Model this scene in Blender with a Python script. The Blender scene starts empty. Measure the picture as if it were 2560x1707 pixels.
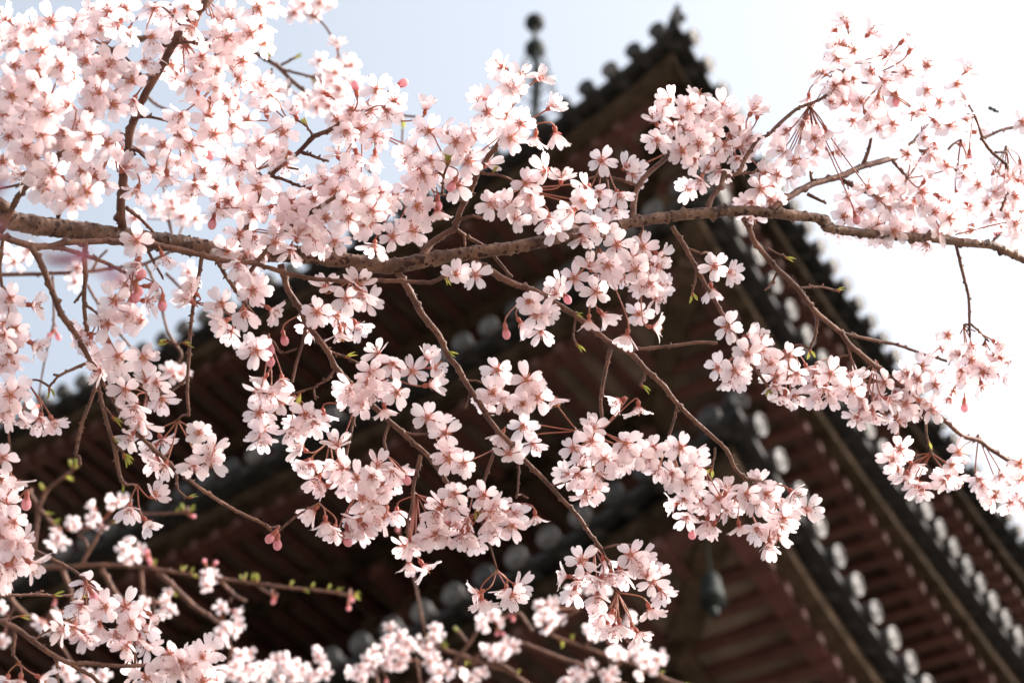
import bpy, math, random
from mathutils import Vector, Matrix, noise
R = math.radians
scene = bpy.context.scene
COL = scene.collection
rnd = random.Random(11)

# ------------------------------------------------------------------ camera, world, sun
PITCH = R(51.5)
CAM = Vector((0.0, 0.0, 1.6))
RIGHT = Vector((1, 0, 0))
FWD = Vector((0, math.cos(PITCH), math.sin(PITCH)))
UP = Vector((0, -math.sin(PITCH), math.cos(PITCH)))
LENS = 80.0
FPX = 2560 * LENS / 36.0                     # focal length in photograph pixels
FOCUS = 1.85
cd = bpy.data.cameras.new('camera')
cam = bpy.data.objects.new('camera', cd)
COL.objects.link(cam)
cam.location = CAM
cam.rotation_euler = (R(90) + PITCH, 0, 0)
cd.lens = LENS
cd.sensor_width = 36
cd.clip_start = 0.05
cd.clip_end = 3000
cd.dof.use_dof = True
cd.dof.focus_distance = FOCUS
cd.dof.aperture_fstop = 10.5
scene.camera = cam

SUN_AZ, SUN_EL = R(94), R(35)                # azimuth clockwise from +Y
w = bpy.data.worlds.new('World')
scene.world = w
w.use_nodes = True
nt = w.node_tree
sky = nt.nodes.new('ShaderNodeTexSky')
sky.sky_type = 'NISHITA'
sky.sun_disc = False
sky.sun_elevation = SUN_EL
sky.sun_rotation = SUN_AZ
sky.air_density = 1.0
sky.dust_density = 9.0
sky.ozone_density = 0.2
bg = nt.nodes['Background']
hsv = nt.nodes.new('ShaderNodeHueSaturation')     # thin spring haze: a paler blue
hsv.inputs['Saturation'].default_value = 0.55
hsv.inputs['Hue'].default_value = 0.484
nt.links.new(sky.outputs[0], hsv.inputs['Color'])
nt.links.new(hsv.outputs[0], bg.inputs['Color'])
bg.inputs['Strength'].default_value = 0.15
sl = bpy.data.lights.new('sun', 'SUN')
sun = bpy.data.objects.new('sun', sl)
COL.objects.link(sun)
sl.energy = 2.05
sl.angle = R(0.5)
sl.color = (1.0, 0.95, 0.88)
sdir = Vector((math.sin(SUN_AZ) * math.cos(SUN_EL), math.cos(SUN_AZ) * math.cos(SUN_EL), math.sin(SUN_EL)))
sun.rotation_euler = sdir.to_track_quat('Z', 'Y').to_euler()
scene.view_settings.view_transform = 'Standard'
scene.view_settings.look = 'None'
scene.view_settings.exposure = 1.57
scene.view_settings.gamma = 1
scene.cycles.max_bounces = 10
scene.cycles.diffuse_bounces = 5
scene.cycles.transmission_bounces = 8
scene.cycles.transparent_max_bounces = 8

# ------------------------------------------------------------------ materials
class NT:
    def __init__(self, name):
        self.m = bpy.data.materials.new(name)
        self.m.use_nodes = True
        self.t = self.m.node_tree
        self.t.nodes.clear()
        self.out = self.n('ShaderNodeOutputMaterial')
    def n(self, kind, **kw):
        x = self.t.nodes.new(kind)
        for k, v in kw.items():
            setattr(x, k, v)
        return x
    def l(self, a, b):
        self.t.links.new(a, b)
    def ramp(self, src, stops):
        r = self.n('ShaderNodeValToRGB')
        e = r.color_ramp.elements
        while len(e) < len(stops):
            e.new(0.5)
        for k, (p, c) in enumerate(stops):
            e[k].position = p
            e[k].color = (c[0], c[1], c[2], 1) if not isinstance(c, (int, float)) else (c, c, c, 1)
        self.l(src, r.inputs[0])
        return r.outputs[0]
    def mix(self, f, a, b, mode='MIX'):
        m = self.n('ShaderNodeMix', data_type='RGBA', blend_type=mode)
        for s, v in ((m.inputs[0], f), (m.inputs[6], a), (m.inputs[7], b)):
            if isinstance(v, (int, float)):
                s.default_value = v
            elif isinstance(v, tuple):
                s.default_value = (v[0], v[1], v[2], 1)
            else:
                self.l(v, s)
        return m.outputs[2]
    def math(self, op, a, b=0.0):
        m = self.n('ShaderNodeMath', operation=op)
        for s, v in ((m.inputs[0], a), (m.inputs[1], b)):
            if isinstance(v, (int, float)):
                s.default_value = v
            else:
                self.l(v, s)
        return m.outputs[0]

def noisy(name, c1, c2, scale=5.0, rough=0.75, bump=0.3, stretch=None, spec=0.3, dist=0.02, vary=0.25):
    t = NT(name)
    tc = t.n('ShaderNodeTexCoord')
    mp = t.n('ShaderNodeMapping')
    t.l(tc.outputs['Object'], mp.inputs[0])
    if stretch:
        mp.inputs['Scale'].default_value = stretch
    nz = t.n('ShaderNodeTexNoise')
    nz.inputs['Scale'].default_value = scale
    nz.inputs['Detail'].default_value = 8
    nz.inputs['Roughness'].default_value = 0.65
    t.l(mp.outputs[0], nz.inputs['Vector'])
    oi = t.n('ShaderNodeObjectInfo')
    f = t.math('ADD', nz.outputs['Fac'], t.math('MULTIPLY', t.math('SUBTRACT', oi.outputs['Random'], 0.5), vary))
    col = t.ramp(f, [(0.3, c1), (0.7, c2)])
    p = t.n('ShaderNodeBsdfPrincipled')
    p.inputs['Roughness'].default_value = rough
    p.inputs['Specular IOR Level'].default_value = spec
    t.l(col, p.inputs['Base Color'])
    if bump:
        b = t.n('ShaderNodeBump')
        b.inputs['Strength'].default_value = bump
        b.inputs['Distance'].default_value = dist
        t.l(nz.outputs['Fac'], b.inputs['Height'])
        t.l(b.outputs[0], p.inputs['Normal'])
    t.l(p.outputs[0], t.out.inputs[0])
    return t.m

def petal_material(name, tip, mid, base, trans):
    t = NT(name)
    a = t.n('ShaderNodeAttribute', attribute_name='pv')
    sp = t.n('ShaderNodeSeparateXYZ')
    t.l(a.outputs['Vector'], sp.inputs[0])
    col = t.ramp(sp.outputs['Y'], [(0.04, base), (0.13, tuple(0.75 * m + 0.25 * b for m, b in zip(mid, base))), (0.27, mid), (0.95, tip)])
    # fine veins running along the petal
    vn = t.n('ShaderNodeTexNoise')
    mp = t.n('ShaderNodeMapping')
    mp.inputs['Scale'].default_value = (9, 1.2, 1)
    oi = t.n('ShaderNodeObjectInfo')
    t.l(a.outputs['Vector'], mp.inputs[0])
    t.l(oi.outputs['Location'], mp.inputs['Location'])
    t.l(mp.outputs[0], vn.inputs['Vector'])
    vn.inputs['Scale'].default_value = 1.6
    vn.inputs['Detail'].default_value = 3
    veins = t.ramp(vn.outputs['Fac'], [(0.38, (0.90, 0.77, 0.79)), (0.55, (1, 1, 1))])
    col = t.mix(0.4, col, veins, 'MULTIPLY')
    pink = t.mix(oi.outputs['Random'], (1, 1, 1), (0.985, 0.915, 0.925))
    col = t.mix(1.0, col, pink, 'MULTIPLY')
    d = t.n('ShaderNodeBsdfPrincipled')
    d.inputs['Roughness'].default_value = 0.55
    d.inputs['Specular IOR Level'].default_value = 0.25
    tr = t.n('ShaderNodeBsdfTranslucent')
    t.l(col, d.inputs['Base Color'])
    t.l(col, tr.inputs['Color'])
    m = t.n('ShaderNodeMixShader')
    m.inputs[0].default_value = trans
    t.l(d.outputs[0], m.inputs[1])
    t.l(tr.outputs[0], m.inputs[2])
    # petals are so thin that part of the light goes straight through
    tp = t.n('ShaderNodeBsdfTransparent')
    tp.inputs[0].default_value = (1.0, 0.9, 0.9, 1)
    m2 = t.n('ShaderNodeMixShader')
    m2.inputs[0].default_value = 0.18
    t.l(m.outputs[0], m2.inputs[1])
    t.l(tp.outputs[0], m2.inputs[2])
    t.l(m2.outputs[0], t.out.inputs[0])
    return t.m

def leafy(name, c1, c2, trans=0.35, rough=0.5):
    t = NT(name)
    oi = t.n('ShaderNodeObjectInfo')
    tc = t.n('ShaderNodeTexCoord')
    nz = t.n('ShaderNodeTexNoise')
    nz.inputs['Scale'].default_value = 180
    t.l(tc.outputs['Object'], nz.inputs['Vector'])
    f = t.math('ADD', t.math('MULTIPLY', nz.outputs['Fac'], 0.8), t.math('MULTIPLY', oi.outputs['Random'], 0.3))
    col = t.ramp(f, [(0.3, c1), (0.75, c2)])
    d = t.n('ShaderNodeBsdfPrincipled')
    d.inputs['Roughness'].default_value = rough
    t.l(col, d.inputs['Base Color'])
    tr = t.n('ShaderNodeBsdfTranslucent')
    t.l(col, tr.inputs['Color'])
    m = t.n('ShaderNodeMixShader')
    m.inputs[0].default_value = trans
    t.l(d.outputs[0], m.inputs[1])
    t.l(tr.outputs[0], m.inputs[2])
    t.l(m.outputs[0], t.out.inputs[0])
    return t.m

def bark_material(name, c1, c2, spot, spot_scale, spot_size):
    t = NT(name)
    tc = t.n('ShaderNodeTexCoord')
    nz = t.n('ShaderNodeTexNoise')
    nz.inputs['Scale'].default_value = 60
    nz.inputs['Detail'].default_value = 8
    t.l(tc.outputs['Object'], nz.inputs['Vector'])
    col = t.ramp(nz.outputs['Fac'], [(0.32, c1), (0.66, c2)])
    n2 = t.n('ShaderNodeTexNoise')
    n2.inputs['Scale'].default_value = 420
    n2.inputs['Detail'].default_value = 4
    t.l(tc.outputs['Object'], n2.inputs['Vector'])
    col = t.mix(0.5, col, t.ramp(n2.outputs['Fac'], [(0.35, (0.55, 0.5, 0.48)), (0.6, (1, 1, 1))]), 'MULTIPLY')
    vo = t.n('ShaderNodeTexVoronoi')
    vo.inputs['Scale'].default_value = spot_scale
    wob = t.n('ShaderNodeVectorMath', operation='MULTIPLY_ADD')
    t.l(n2.outputs['Color'], wob.inputs[0])
    wob.inputs[1].default_value = (0.004, 0.004, 0.004)
    t.l(tc.outputs['Object'], wob.inputs[2])
    t.l(wob.outputs[0], vo.inputs['Vector'])
    sc = t.n('ShaderNodeSeparateColor')
    t.l(vo.outputs['Color'], sc.inputs[0])
    thr = t.math('MULTIPLY', sc.outputs[0], spot_size)
    cn = t.n('ShaderNodeTexNoise')
    cn.inputs['Scale'].default_value = 55
    t.l(tc.outputs['Object'], cn.inputs['Vector'])
    thr = t.math('MULTIPLY', thr, t.ramp(cn.outputs['Fac'], [(0.40, 0.35), (0.60, 1.0)]))
    f = t.ramp(t.math('SUBTRACT', vo.outputs['Distance'], thr), [(0.0, 1.0), (0.09, 0.0)])
    col = t.mix(f, col, spot)
    p = t.n('ShaderNodeBsdfPrincipled')
    p.inputs['Roughness'].default_value = 0.62
    p.inputs['Specular IOR Level'].default_value = 0.35
    t.l(col, p.inputs['Base Color'])
    b = t.n('ShaderNodeBump')
    b.inputs['Strength'].default_value = 0.5
    b.inputs['Distance'].default_value = 0.0012
    t.l(t.math('ADD', n2.outputs['Fac'], f), b.inputs['Height'])
    t.l(b.outputs[0], p.inputs['Normal'])
    t.l(p.outputs[0], t.out.inputs[0])
    return t.m

M_PETAL = petal_material('petal', (0.89, 0.832, 0.84), (0.875, 0.797, 0.81), (0.70, 0.30, 0.28), 0.70)
M_PINK = petal_material('pink_petal', (0.80, 0.50, 0.54), (0.76, 0.36, 0.42), (0.55, 0.13, 0.17), 0.4)
M_SEPAL = leafy('calyx', (0.42, 0.12, 0.10), (0.56, 0.23, 0.16), 0.45)
M_STALK = leafy('flower_stalk', (0.36, 0.11, 0.085), (0.42, 0.19, 0.11), 0.25)
M_FIL = leafy('filament', (0.85, 0.55, 0.55), (0.85, 0.6, 0.58), 0.4)
M_ANTH = leafy('anther', (0.22, 0.07, 0.04), (0.50, 0.24, 0.05), 0.1)
M_EYE = leafy('flower_eye', (0.52, 0.22, 0.05), (0.62, 0.36, 0.06), 0.2)
M_SCALE = leafy('bud_scale', (0.20, 0.055, 0.03), (0.42, 0.16, 0.05), 0.2)
M_LEAF = leafy('young_leaf', (0.20, 0.23, 0.045), (0.42, 0.42, 0.10), 0.45)
M_BARK = bark_material('cherry_bark', (0.062, 0.031, 0.021), (0.215, 0.128, 0.088), (0.030, 0.009, 0.006), 235, 0.74)
M_TWIG = bark_material('twig_bark', (0.075, 0.033, 0.024), (0.20, 0.098, 0.066), (0.05, 0.016, 0.012), 330, 0.40)
M_TILE = noisy('roof_tile', (0.022, 0.022, 0.023), (0.055, 0.054, 0.054), 6, 0.75, 0.3, spec=0.12)
M_DISC = noisy('eave_tile_glaze', (0.028, 0.028, 0.029), (0.12, 0.115, 0.112), 9, 0.52, 0.4, dist=0.008, spec=0.36, vary=0.6)
M_WOOD = noisy('weathered_wood', (0.012, 0.009, 0.006), (0.075, 0.052, 0.035), 7, 0.85, 0.3, spec=0.05)
M_RED = noisy('faded_red_wood', (0.040, 0.015, 0.012), (0.100, 0.038, 0.030), 4, 0.75, 0.3)
M_END = noisy('rafter_end_paint', (0.07, 0.033, 0.030), (0.12, 0.06, 0.054), 8, 0.75, 0.2)
M_BOARD = noisy('soffit_board', (0.050, 0.036, 0.027), (0.155, 0.115, 0.086), 2.5, 0.85, 0.2)
M_WALL = noisy('plaster_wall', (0.26, 0.20, 0.15), (0.40, 0.32, 0.25), 2.0, 0.9, 0.2)
M_BRONZE = noisy('green_bronze', (0.007, 0.010, 0.009), (0.024, 0.033, 0.031), 5, 0.6, 0.2, spec=0.15)
M_STONE = noisy('stone', (0.22, 0.21, 0.19), (0.36, 0.34, 0.31), 3, 0.9, 0.4)
M_GRAVEL = noisy('gravel', (0.10, 0.088, 0.074), (0.19, 0.168, 0.14), 12, 0.95, 0.6)
M_CHITIN = noisy('dark_chitin', (0.01, 0.009, 0.008), (0.05, 0.04, 0.03), 300, 0.4, 0)
M_MAROON = leafy('maroon_leaf', (0.15, 0.04, 0.075), (0.26, 0.09, 0.13), 0.5)

# ------------------------------------------------------------------ mesh helpers
class MB:
    def __init__(self):
        self.v, self.f, self.mi, self.pv, self.mats = [], [], [], {}, []
        self.smooth = []
    def mat(self, m):
        if m not in self.mats:
            self.mats.append(m)
        return self.mats.index(m)
    def add(self, vs, fs, m, smooth=True):
        o = len(self.v)
        self.v += [tuple(q) for q in vs]
        k = self.mat(m)
        for f in fs:
            self.f.append([i + o for i in f])
            self.mi.append(k)
            self.smooth.append(smooth)
        return o
    def box(self, o, ex, ey, ez, m):
        """box from corner o with three edge vectors"""
        vs = [o + ex * a + ey * b + ez * c for c in (0, 1) for b in (0, 1) for a in (0, 1)]
        fs = [(0, 2, 3, 1), (4, 5, 7, 6), (0, 1, 5, 4), (2, 6, 7, 3), (0, 4, 6, 2), (1, 3, 7, 5)]
        self.add(vs, fs, m, False)
    def tube(self, pts, rads, m, sides=8, bump=0.0, cap=True, seed=0):
        n = len(pts)
        t = (pts[1] - pts[0]).normalized()
        ref = Vector((0.3, 0.2, 1)).cross(t)
        if ref.length < 1e-3:
            ref = Vector((1, 0, 0)).cross(t)
        a = ref.normalized()
        vs = []
        for i in range(n):
            if i < n - 1:
                t2 = pts[i + 1] - pts[max(i - 1, 0)]
            else:
                t2 = pts[i] - pts[i - 1]
            if t2.length > 1e-9:
                t = t2.normalized()
            a = (a - t * a.dot(t)).normalized()
            b = t.cross(a)
            for k in range(sides):
                ang = 2 * math.pi * k / sides
                d = a * math.cos(ang) + b * math.sin(ang)
                r = rads[i]
                if bump:
                    q = pts[i] + d * r
                    r *= 1 + bump * (1.1 * noise.noise(q * 90 + Vector((seed, 0, 0))) + 0.9 * noise.noise(q * 330))
                    if rnd.random() < 0.05:
                        r *= 1 + 1.6 * bump
                vs.append(pts[i] + d * r)
        fs = []
        for i in range(n - 1):
            for k in range(sides):
                k2 = (k + 1) % sides
                fs.append((i * sides + k, i * sides + k2, (i + 1) * sides + k2, (i + 1) * sides + k))
        if cap:
            vs.append(pts[-1] + t * rads[-1] * 0.5)
            e = len(vs) - 1
            for k in range(sides):
                fs.append(((n - 1) * sides + k, (n - 1) * sides + (k + 1) % sides, e))
            vs.append(pts[0])
            for k in range(sides):
                fs.append(((k + 1) % sides, k, e + 1))
        self.add(vs, fs, m)
    def lathe(self, c, ax, prof, m, sides=10):
        """prof: list of (radius, distance along ax)"""
        ax = ax.normalized()
        a = ax.orthogonal().normalized()
        b = ax.cross(a)
        vs = []
        for r, h in prof:
            for k in range(sides):
                g = 2 * math.pi * k / sides
                vs.append(c + ax * h + (a * math.cos(g) + b * math.sin(g)) * r)
        fs = []
        for i in range(len(prof) - 1):
            for k in range(sides):
                k2 = (k + 1) % sides
                fs.append((i * sides + k, i * sides + k2, (i + 1) * sides + k2, (i + 1) * sides + k))
        fs.append(tuple(range(sides - 1, -1, -1)))
        fs.append(tuple(range((len(prof) - 1) * sides, len(prof) * sides)))
        self.add(vs, fs, m)
    def mesh(self, name):
        me = bpy.data.meshes.new(name)
        me.from_pydata(self.v, [], self.f)
        for m in self.mats:
            me.materials.append(m)
        me.polygons.foreach_set('material_index', self.mi)
        me.polygons.foreach_set('use_smooth', self.smooth)
        if self.pv:
            at = me.attributes.new('pv', 'FLOAT_VECTOR', 'POINT')
            buf = [0.0] * (3 * len(self.v))
            for i, q in self.pv.items():
                buf[3 * i:3 * i + 3] = q
            at.data.foreach_set('vector', buf)
        me.update()
        return me

def link(name, me, parent=None, loc=None):
    o = bpy.data.objects.new(name, me)
    COL.objects.link(o)
    if parent is not None:
        o.parent = parent
    if loc is not None:
        o.location = loc
    return o

def tag(o, label, cat, group=None, kind=None):
    if label:
        o['label'] = label
    if cat:
        o['category'] = cat
    if group:
        o['group'] = group
    if kind:
        o['kind'] = kind

# ------------------------------------------------------------------ ground
g = MB()
g.add([(-1500, -1500, 0), (1500, -1500, 0), (1500, 1500, 0), (-1500, 1500, 0)], [(0, 1, 2, 3)], M_GRAVEL, False)
go = link('ground', g.mesh('ground'))
tag(go, 'pale gravel ground of the temple precinct', None, kind='structure')

# ------------------------------------------------------------------ pagoda
AX, AY, PSI = 0.107, 16.738, R(-78.11)
RISE, RPOW = 0.72, 3.61
TIERS = [(4.653, 18.400), (4.799, 15.684), (4.889, 12.762), (4.97, 9.35), (5.05, 6.2)]   # half width, eave height
pag = bpy.data.objects.new('pagoda', None)
COL.objects.link(pag)
pag.location = (AX, AY, 0)
tag(pag, 'dark wooden multi-storey pagoda with tiled upturned eaves behind the blossoms', 'pagoda')

class Face:
    """one side of a tier: u along the eave, v inwards, local to the pagoda axis"""
    def __init__(self, w, z, ang):
        self.w, self.z = w, z
        self.n = Vector((math.cos(ang), math.sin(ang), 0))
        self.t = Vector((-math.sin(ang), math.cos(ang), 0))
        self.ang = ang
    def ez(self, u, v=0.0):
        k = min(1.0, abs(u) / self.w)
        return self.z + RISE * k ** RPOW * max(0.0, 1 - v / 3.2)
    def p(self, u, v, dz=0.0):
        return self.n * (self.w - v) + self.t * u + Vector((0, 0, self.ez(u, v) + dz))

Z = Vector((0, 0, 1))
SLOPE_TILE, SLOPE_RAF, DEPTH = 0.42, 0.16, 2.35

def strip(mb, F, v0, v1, za, zb, m, end_inset=1.0, n=36, slope=0.0):
    """a beam running along the eave between depths v0..v1 and heights za..zb"""
    vs, fs = [], []
    for i in range(n + 1):
        t = -1 + 2 * i / n
        for v, dz in ((v0, za), (v1, za + slope * (v1 - v0)), (v1, zb + slope * (v1 - v0)), (v0, zb)):
            u = t * (F.w - v * end_inset)
            vs.append(F.p(u, v, dz))
    for i in range(n):
        for k in range(4):
            k2 = (k + 1) % 4
            fs.append((i * 4 + k, i * 4 + k2, i * 4 + 4 + k2, i * 4 + 4 + k))
    fs += [(3, 2, 1, 0), (n * 4, n * 4 + 1, n * 4 + 2, n * 4 + 3)]
    mb.add(vs, fs, m, False)

def tile_mesh(length):
    """round eave tile, +X outwards, end disc with rim and boss; runs up the roof behind"""
    mb = MB()
    out = Vector((1, 0, -0.27)).normalized()
    back = Vector((-1, 0, SLOPE_TILE)).normalized()
    r = 0.083
    mb.lathe(Vector((0.06, 0, 0)), Vector((-1, 0, 0.1)), [(0.072, 0), (0.072, 0.12)], M_TILE, 14)
    mb.lathe(Vector((-0.05, 0, 0.005)), back, [(0.070, 0), (0.070, length)], M_TILE, 12)
    # disc: rim, recess, boss
    mb.lathe(Vector((0.045, 0, 0)), out, [(r * 0.9, 0), (r, 0.004), (r, 0.026), (r * 0.93, 0.032), (r * 0.8, 0.032), (r * 0.76, 0.020), (r * 0.40, 0.020), (r * 0.33, 0.030), (r * 0.12, 0.034)], M_DISC, 18)
    return mb.mesh('eave_tile')
TILE_CACHE = {}
def tile(L):
    k = max(0.1, round(L * 5) / 5)
    if k not in TILE_CACHE:
        TILE_CACHE[k] = tile_mesh(k)
    return TILE_CACHE[k]

def rafter_mesh(length):
    mb = MB()
    wd, h = 0.085, 0.105
    s = Vector((-1, 0, SLOPE_RAF))
    o = Vector((0, -wd / 2, -h))
    mb.box(o, s * length, Vector((0, wd, 0)), Vector((0, 0, h)), M_RED)
    mb.box(o + Vector((0.001, 0.004, 0.004)), Vector((0.006, 0, 0)), Vector((0, wd - 0.008, 0)), Vector((0, 0, h - 0.008)), M_END)
    return mb.mesh('rafter')
RAF_CACHE = {}
def raf(L):
    k = round(L, 1)
    if k not in RAF_CACHE:
        RAF_CACHE[k] = rafter_mesh(k)
    return RAF_CACHE[k]

bells = []
for ti, (hw, hz) in enumerate(TIERS):
    seen = ti < 3
    roof = bpy.data.objects.new('roof', None)
    COL.objects.link(roof)
    roof.parent = pag
    inner = hw - DEPTH - 0.15
    for si in range(4):
        ang = PSI + R(45) + R(90) * si
        F = Face(hw, hz, ang)
        vis = seen and si in (0, 3)          # faces turned to the camera: normals PSI+45 and PSI-45
        # tiled slope
        mb = MB()
        n, m = 40, 6
        top = []
        vs, fs = [], []
        vmax = hw - (0.4 if ti == 0 else hw - DEPTH - 0.05)
        vmax = hw - 0.35 if ti == 0 else DEPTH - 0.1
        for i in range(n + 1):
            t = -1 + 2 * i / n
            for j in range(m + 1):
                v = vmax * j / m
                u = t * (hw - v)
                q = F.n * (hw - v) + F.t * u
                base = hz + RISE * abs(t) ** RPOW * max(0, 1 - v / 3.0)
                zz = base + SLOPE_TILE * v * (1 + 0.06 * v)
                vs.append(Vector((q.x, q.y, zz - 0.03)))
        k = m + 1
        for i in range(n):
            for j in range(m):
                fs.append((i * k + j, (i + 1) * k + j, (i + 1) * k + j + 1, i * k + j + 1))
        o0 = len(vs)
        vs += [q - Vector((0, 0, 0.06)) for q in vs]
        fs += [tuple(x + o0 for x in reversed(f)) for f in fs]
        for i in range(n):
            fs.append((i * k, i * k + o0, (i + 1) * k + o0, (i + 1) * k))
        mb.add(vs, fs, M_TILE, False)
        link('tile_slope', mb.mesh('tile_slope'), roof)
        # eave beams
        mb = MB()
        strip(mb, F, 0.15, 0.36, -0.235, -0.093, M_WOOD)
        link('eave_beam', mb.mesh('eave_beam'), roof)
        mb = MB()
        strip(mb, F, 0.30, 0.44, -0.30, -0.238, M_RED)
        link('eave_batten', mb.mesh('eave_batten'), roof)
        # soffit boarding
        mb = MB()
        vs, fs = [], []
        n2, m2 = 40, 5
        for i in range(n2 + 1):
            t = -1 + 2 * i / n2
            for j in range(m2 + 1):
                v = 0.38 + (DEPTH - 0.38) * j / m2
                u = t * (hw - v)
                vs.append(F.p(u, v, -0.235 + SLOPE_RAF * (v - 0.38)))
        k = m2 + 1
        for i in range(n2):
            for j in range(m2):
                fs.append((i * k + j, i * k + j + 1, (i + 1) * k + j + 1, (i + 1) * k + j))
        mb.add(vs, fs, M_BOARD, False)
        link('soffit', mb.mesh('soffit'), roof)
        # second beam and the lower rafter course
        if seen:
            mb = MB()
            strip(mb, F, 1.15, 1.30, -0.34 + SLOPE_RAF * 0.8, -0.245 + SLOPE_RAF * 0.8, M_WOOD)
            link('inner_beam', mb.mesh('inner_beam'), roof)
        # round eave tiles and rafters
        nt_ = 37
        rest = MB()
        for i in range(nt_):
            u = (i - (nt_ - 1) / 2) * (2 * hw - 0.12) / nt_
            if seen:
                q = F.p(u, 0.0, 0.0)
                TILE_ME = tile(min(1.2, hw - abs(u) - 0.05))
                if vis:
                    o = link('eave_tile', TILE_ME, roof, q)
                    o.rotation_euler = (0, 0, F.ang)
                else:
                    mt = Matrix.Translation(q) @ Matrix.Rotation(F.ang, 4, 'Z')
                    o0 = rest.add([mt @ v.co for v in TILE_ME.vertices], [tuple(p.vertices) for p in TILE_ME.polygons], M_TILE)
        if rest.v:
            ro = link('eave_tile_row', rest.mesh('eave_tile_row'), roof)
        nr = int(2 * hw / 0.225)
        rest = MB()
        if seen:
            for i in range(nr):
                u = (i - (nr - 1) / 2) * 0.225
                L = min(DEPTH - 0.3, hw - abs(u) - 0.42)
                if L < 0.25:
                    continue
                q = F.p(u, 0.27, -0.24)
                L = max(0.3, round(L, 1))
                if vis:
                    o = link('rafter', raf(L), roof, q)
                    o.rotation_euler = (0, 0, F.ang)
                else:
                    me = raf(L)
                    mt = Matrix.Translation(q) @ Matrix.Rotation(F.ang, 4, 'Z')
                    rest.add([mt @ v.co for v in me.vertices], [tuple(p.vertices) for p in me.polygons], M_RED, False)
            if rest.v:
                link('rafter_row', rest.mesh('rafter_row'), roof)
        # hip at the corner between this face and the next
        ca = PSI + R(90) * (si + 1)
        dd = Vector((math.cos(ca), math.sin(ca), 0))
        tt = Vector((-math.sin(ca), math.cos(ca), 0))
        hipw = hw * math.sqrt(2)
        mb = MB()
        pts = []
        for j in range(9):
            v = 0.34 + (DEPTH - 0.3) * j / 8
            pts.append(dd * (hipw - v * math.sqrt(2)) + Z * (hz + RISE * max(0, 1 - v / 3.2) * (1 - v / hw * 0.3) ** RPOW - 0.36 + SLOPE_RAF * v * 0.9))
        for a_, b_ in zip(pts[:-1], pts[1:]):
            mb.box(a_ - tt * 0.11 - Z * 0.14, b_ - a_, tt * 0.22, Z * 0.24, M_WOOD)
        link('hip_rafter', mb.mesh('hip_rafter'), roof)
        # ridge on the hip with an upturned end tile
        mb = MB()
        pr = []
        for j in range(14):
            v = (vmax - 0.2) * j / 13
            tcur = 1.0
            base = hz + RISE * max(0, 1 - v / 3.0)
            pr.append(dd * (hipw - v * math.sqrt(2)) + Z * (base + SLOPE_TILE * v * (1 + 0.06 * v) + 0.07))
        pr = [pr[0] + dd * 0.05 + Z * 0.09, pr[0] + dd * 0.03 + Z * 0.04] + pr
        mb.tube(pr, [0.022, 0.032] + [0.055, 0.075] + [0.10] * (len(pr) - 4), M_TILE, 10)
        mb.tube([q + Z * 0.12 for q in pr[4:]], [0.085] * (len(pr) - 4), M_TILE, 8)
        link('hip_ridge', mb.mesh('hip_ridge'), roof)
        mb = MB()
        mb.lathe(pr[2] + dd * 0.03 - Z * 0.12, dd - Z * 0.1, [(0.055, 0), (0.066, 0.01), (0.066, 0.03), (0.05, 0.03), (0.045, 0.02), (0.02, 0.025)], M_TILE, 16)
        link('corner_tile', mb.mesh('corner_tile'), roof)
    # walls, posts and brackets of the storey under this roof
    zlow = (TIERS[ti + 1][1] + 0.9) if ti + 1 < len(TIERS) else 1.1
    zhigh = hz + 0.35
    st = bpy.data.objects.new('storey', None)
    COL.objects.link(st)
    st.parent = pag
    for si in range(4):
        ang = PSI + R(45) + R(90) * si
        F = Face(hw, hz, ang)
        mb = MB()
        o = F.n * (inner - 0.12) - F.t * (inner - 0.121) + Z * zlow
        mb.box(o, F.n * 0.10, F.t * (2 * inner - 0.242), Z * (zhigh - zlow), M_WALL)
        link('wall_panel', mb.mesh('wall_panel'), st)
        mb = MB()
        for zz, hh in ((zlow + 0.1, 0.2), ((zlow + zhigh) / 2 + 0.1, 0.2), (zhigh - 0.75, 0.22)):
            mb.box(F.n * (inner - 0.02) - F.t * (inner - 0.09) + Z * zz, F.n * 0.09, F.t * (2 * inner - 0.18), Z * hh, M_RED)
        link('tie_beam', mb.mesh('tie_beam'), st)
        for k in range(4):
            u = -inner + 2 * inner * k / 3
            if k < 3:
                mb = MB()
                mb.lathe(F.n * inner + F.t * u + Z * zlow, Z, [(0.17, 0), (0.17, zhigh - zlow - 0.05)], M_RED, 14)
                link('pillar', mb.mesh('pillar'), st)
            if not seen:
                continue
            # stepped bracket set
            diag = k in (0,)
            d = (F.n - F.t).normalized() if diag else F.n
            if k == 3:
                continue
            s2 = Vector((-d.y, d.x, 0))
            lf = math.sqrt(2) if diag else 1.0
            mb = MB()
            zb = hz - 0.78
            for q in range(3):
                reach = (0.45 + 0.38 * q) * lf
                z0 = zb + 0.21 * q
                c0 = F.n * (inner - 0.05) + F.t * u
                mb.box(c0 - s2 * 0.07 + Z * z0, d * reach, s2 * 0.14, Z * 0.14, M_RED)
                e = c0 + d * (reach - 0.09)
                mb.box(e - s2 * 0.11 - d * 0.10 + Z * (z0 + 0.141), d * 0.2, s2 * 0.22, Z * 0.065, M_WOOD)
                if q < 2:
                    al = 0.42
                    mb.box(e - s2 * al - d * 0.06 + Z * (z0 + 0.002), d * 0.115, s2 * (2 * al), Z * 0.13, M_WOOD)
                    for sg in (-1, 1):
                        mb.box(e + s2 * (sg * (al - 0.1) - 0.09) - d * 0.09 + Z * (z0 + 0.135), d * 0.18, s2 * 0.18, Z * 0.07, M_WOOD)
            link('bracket', mb.mesh('bracket'), st)
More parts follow.
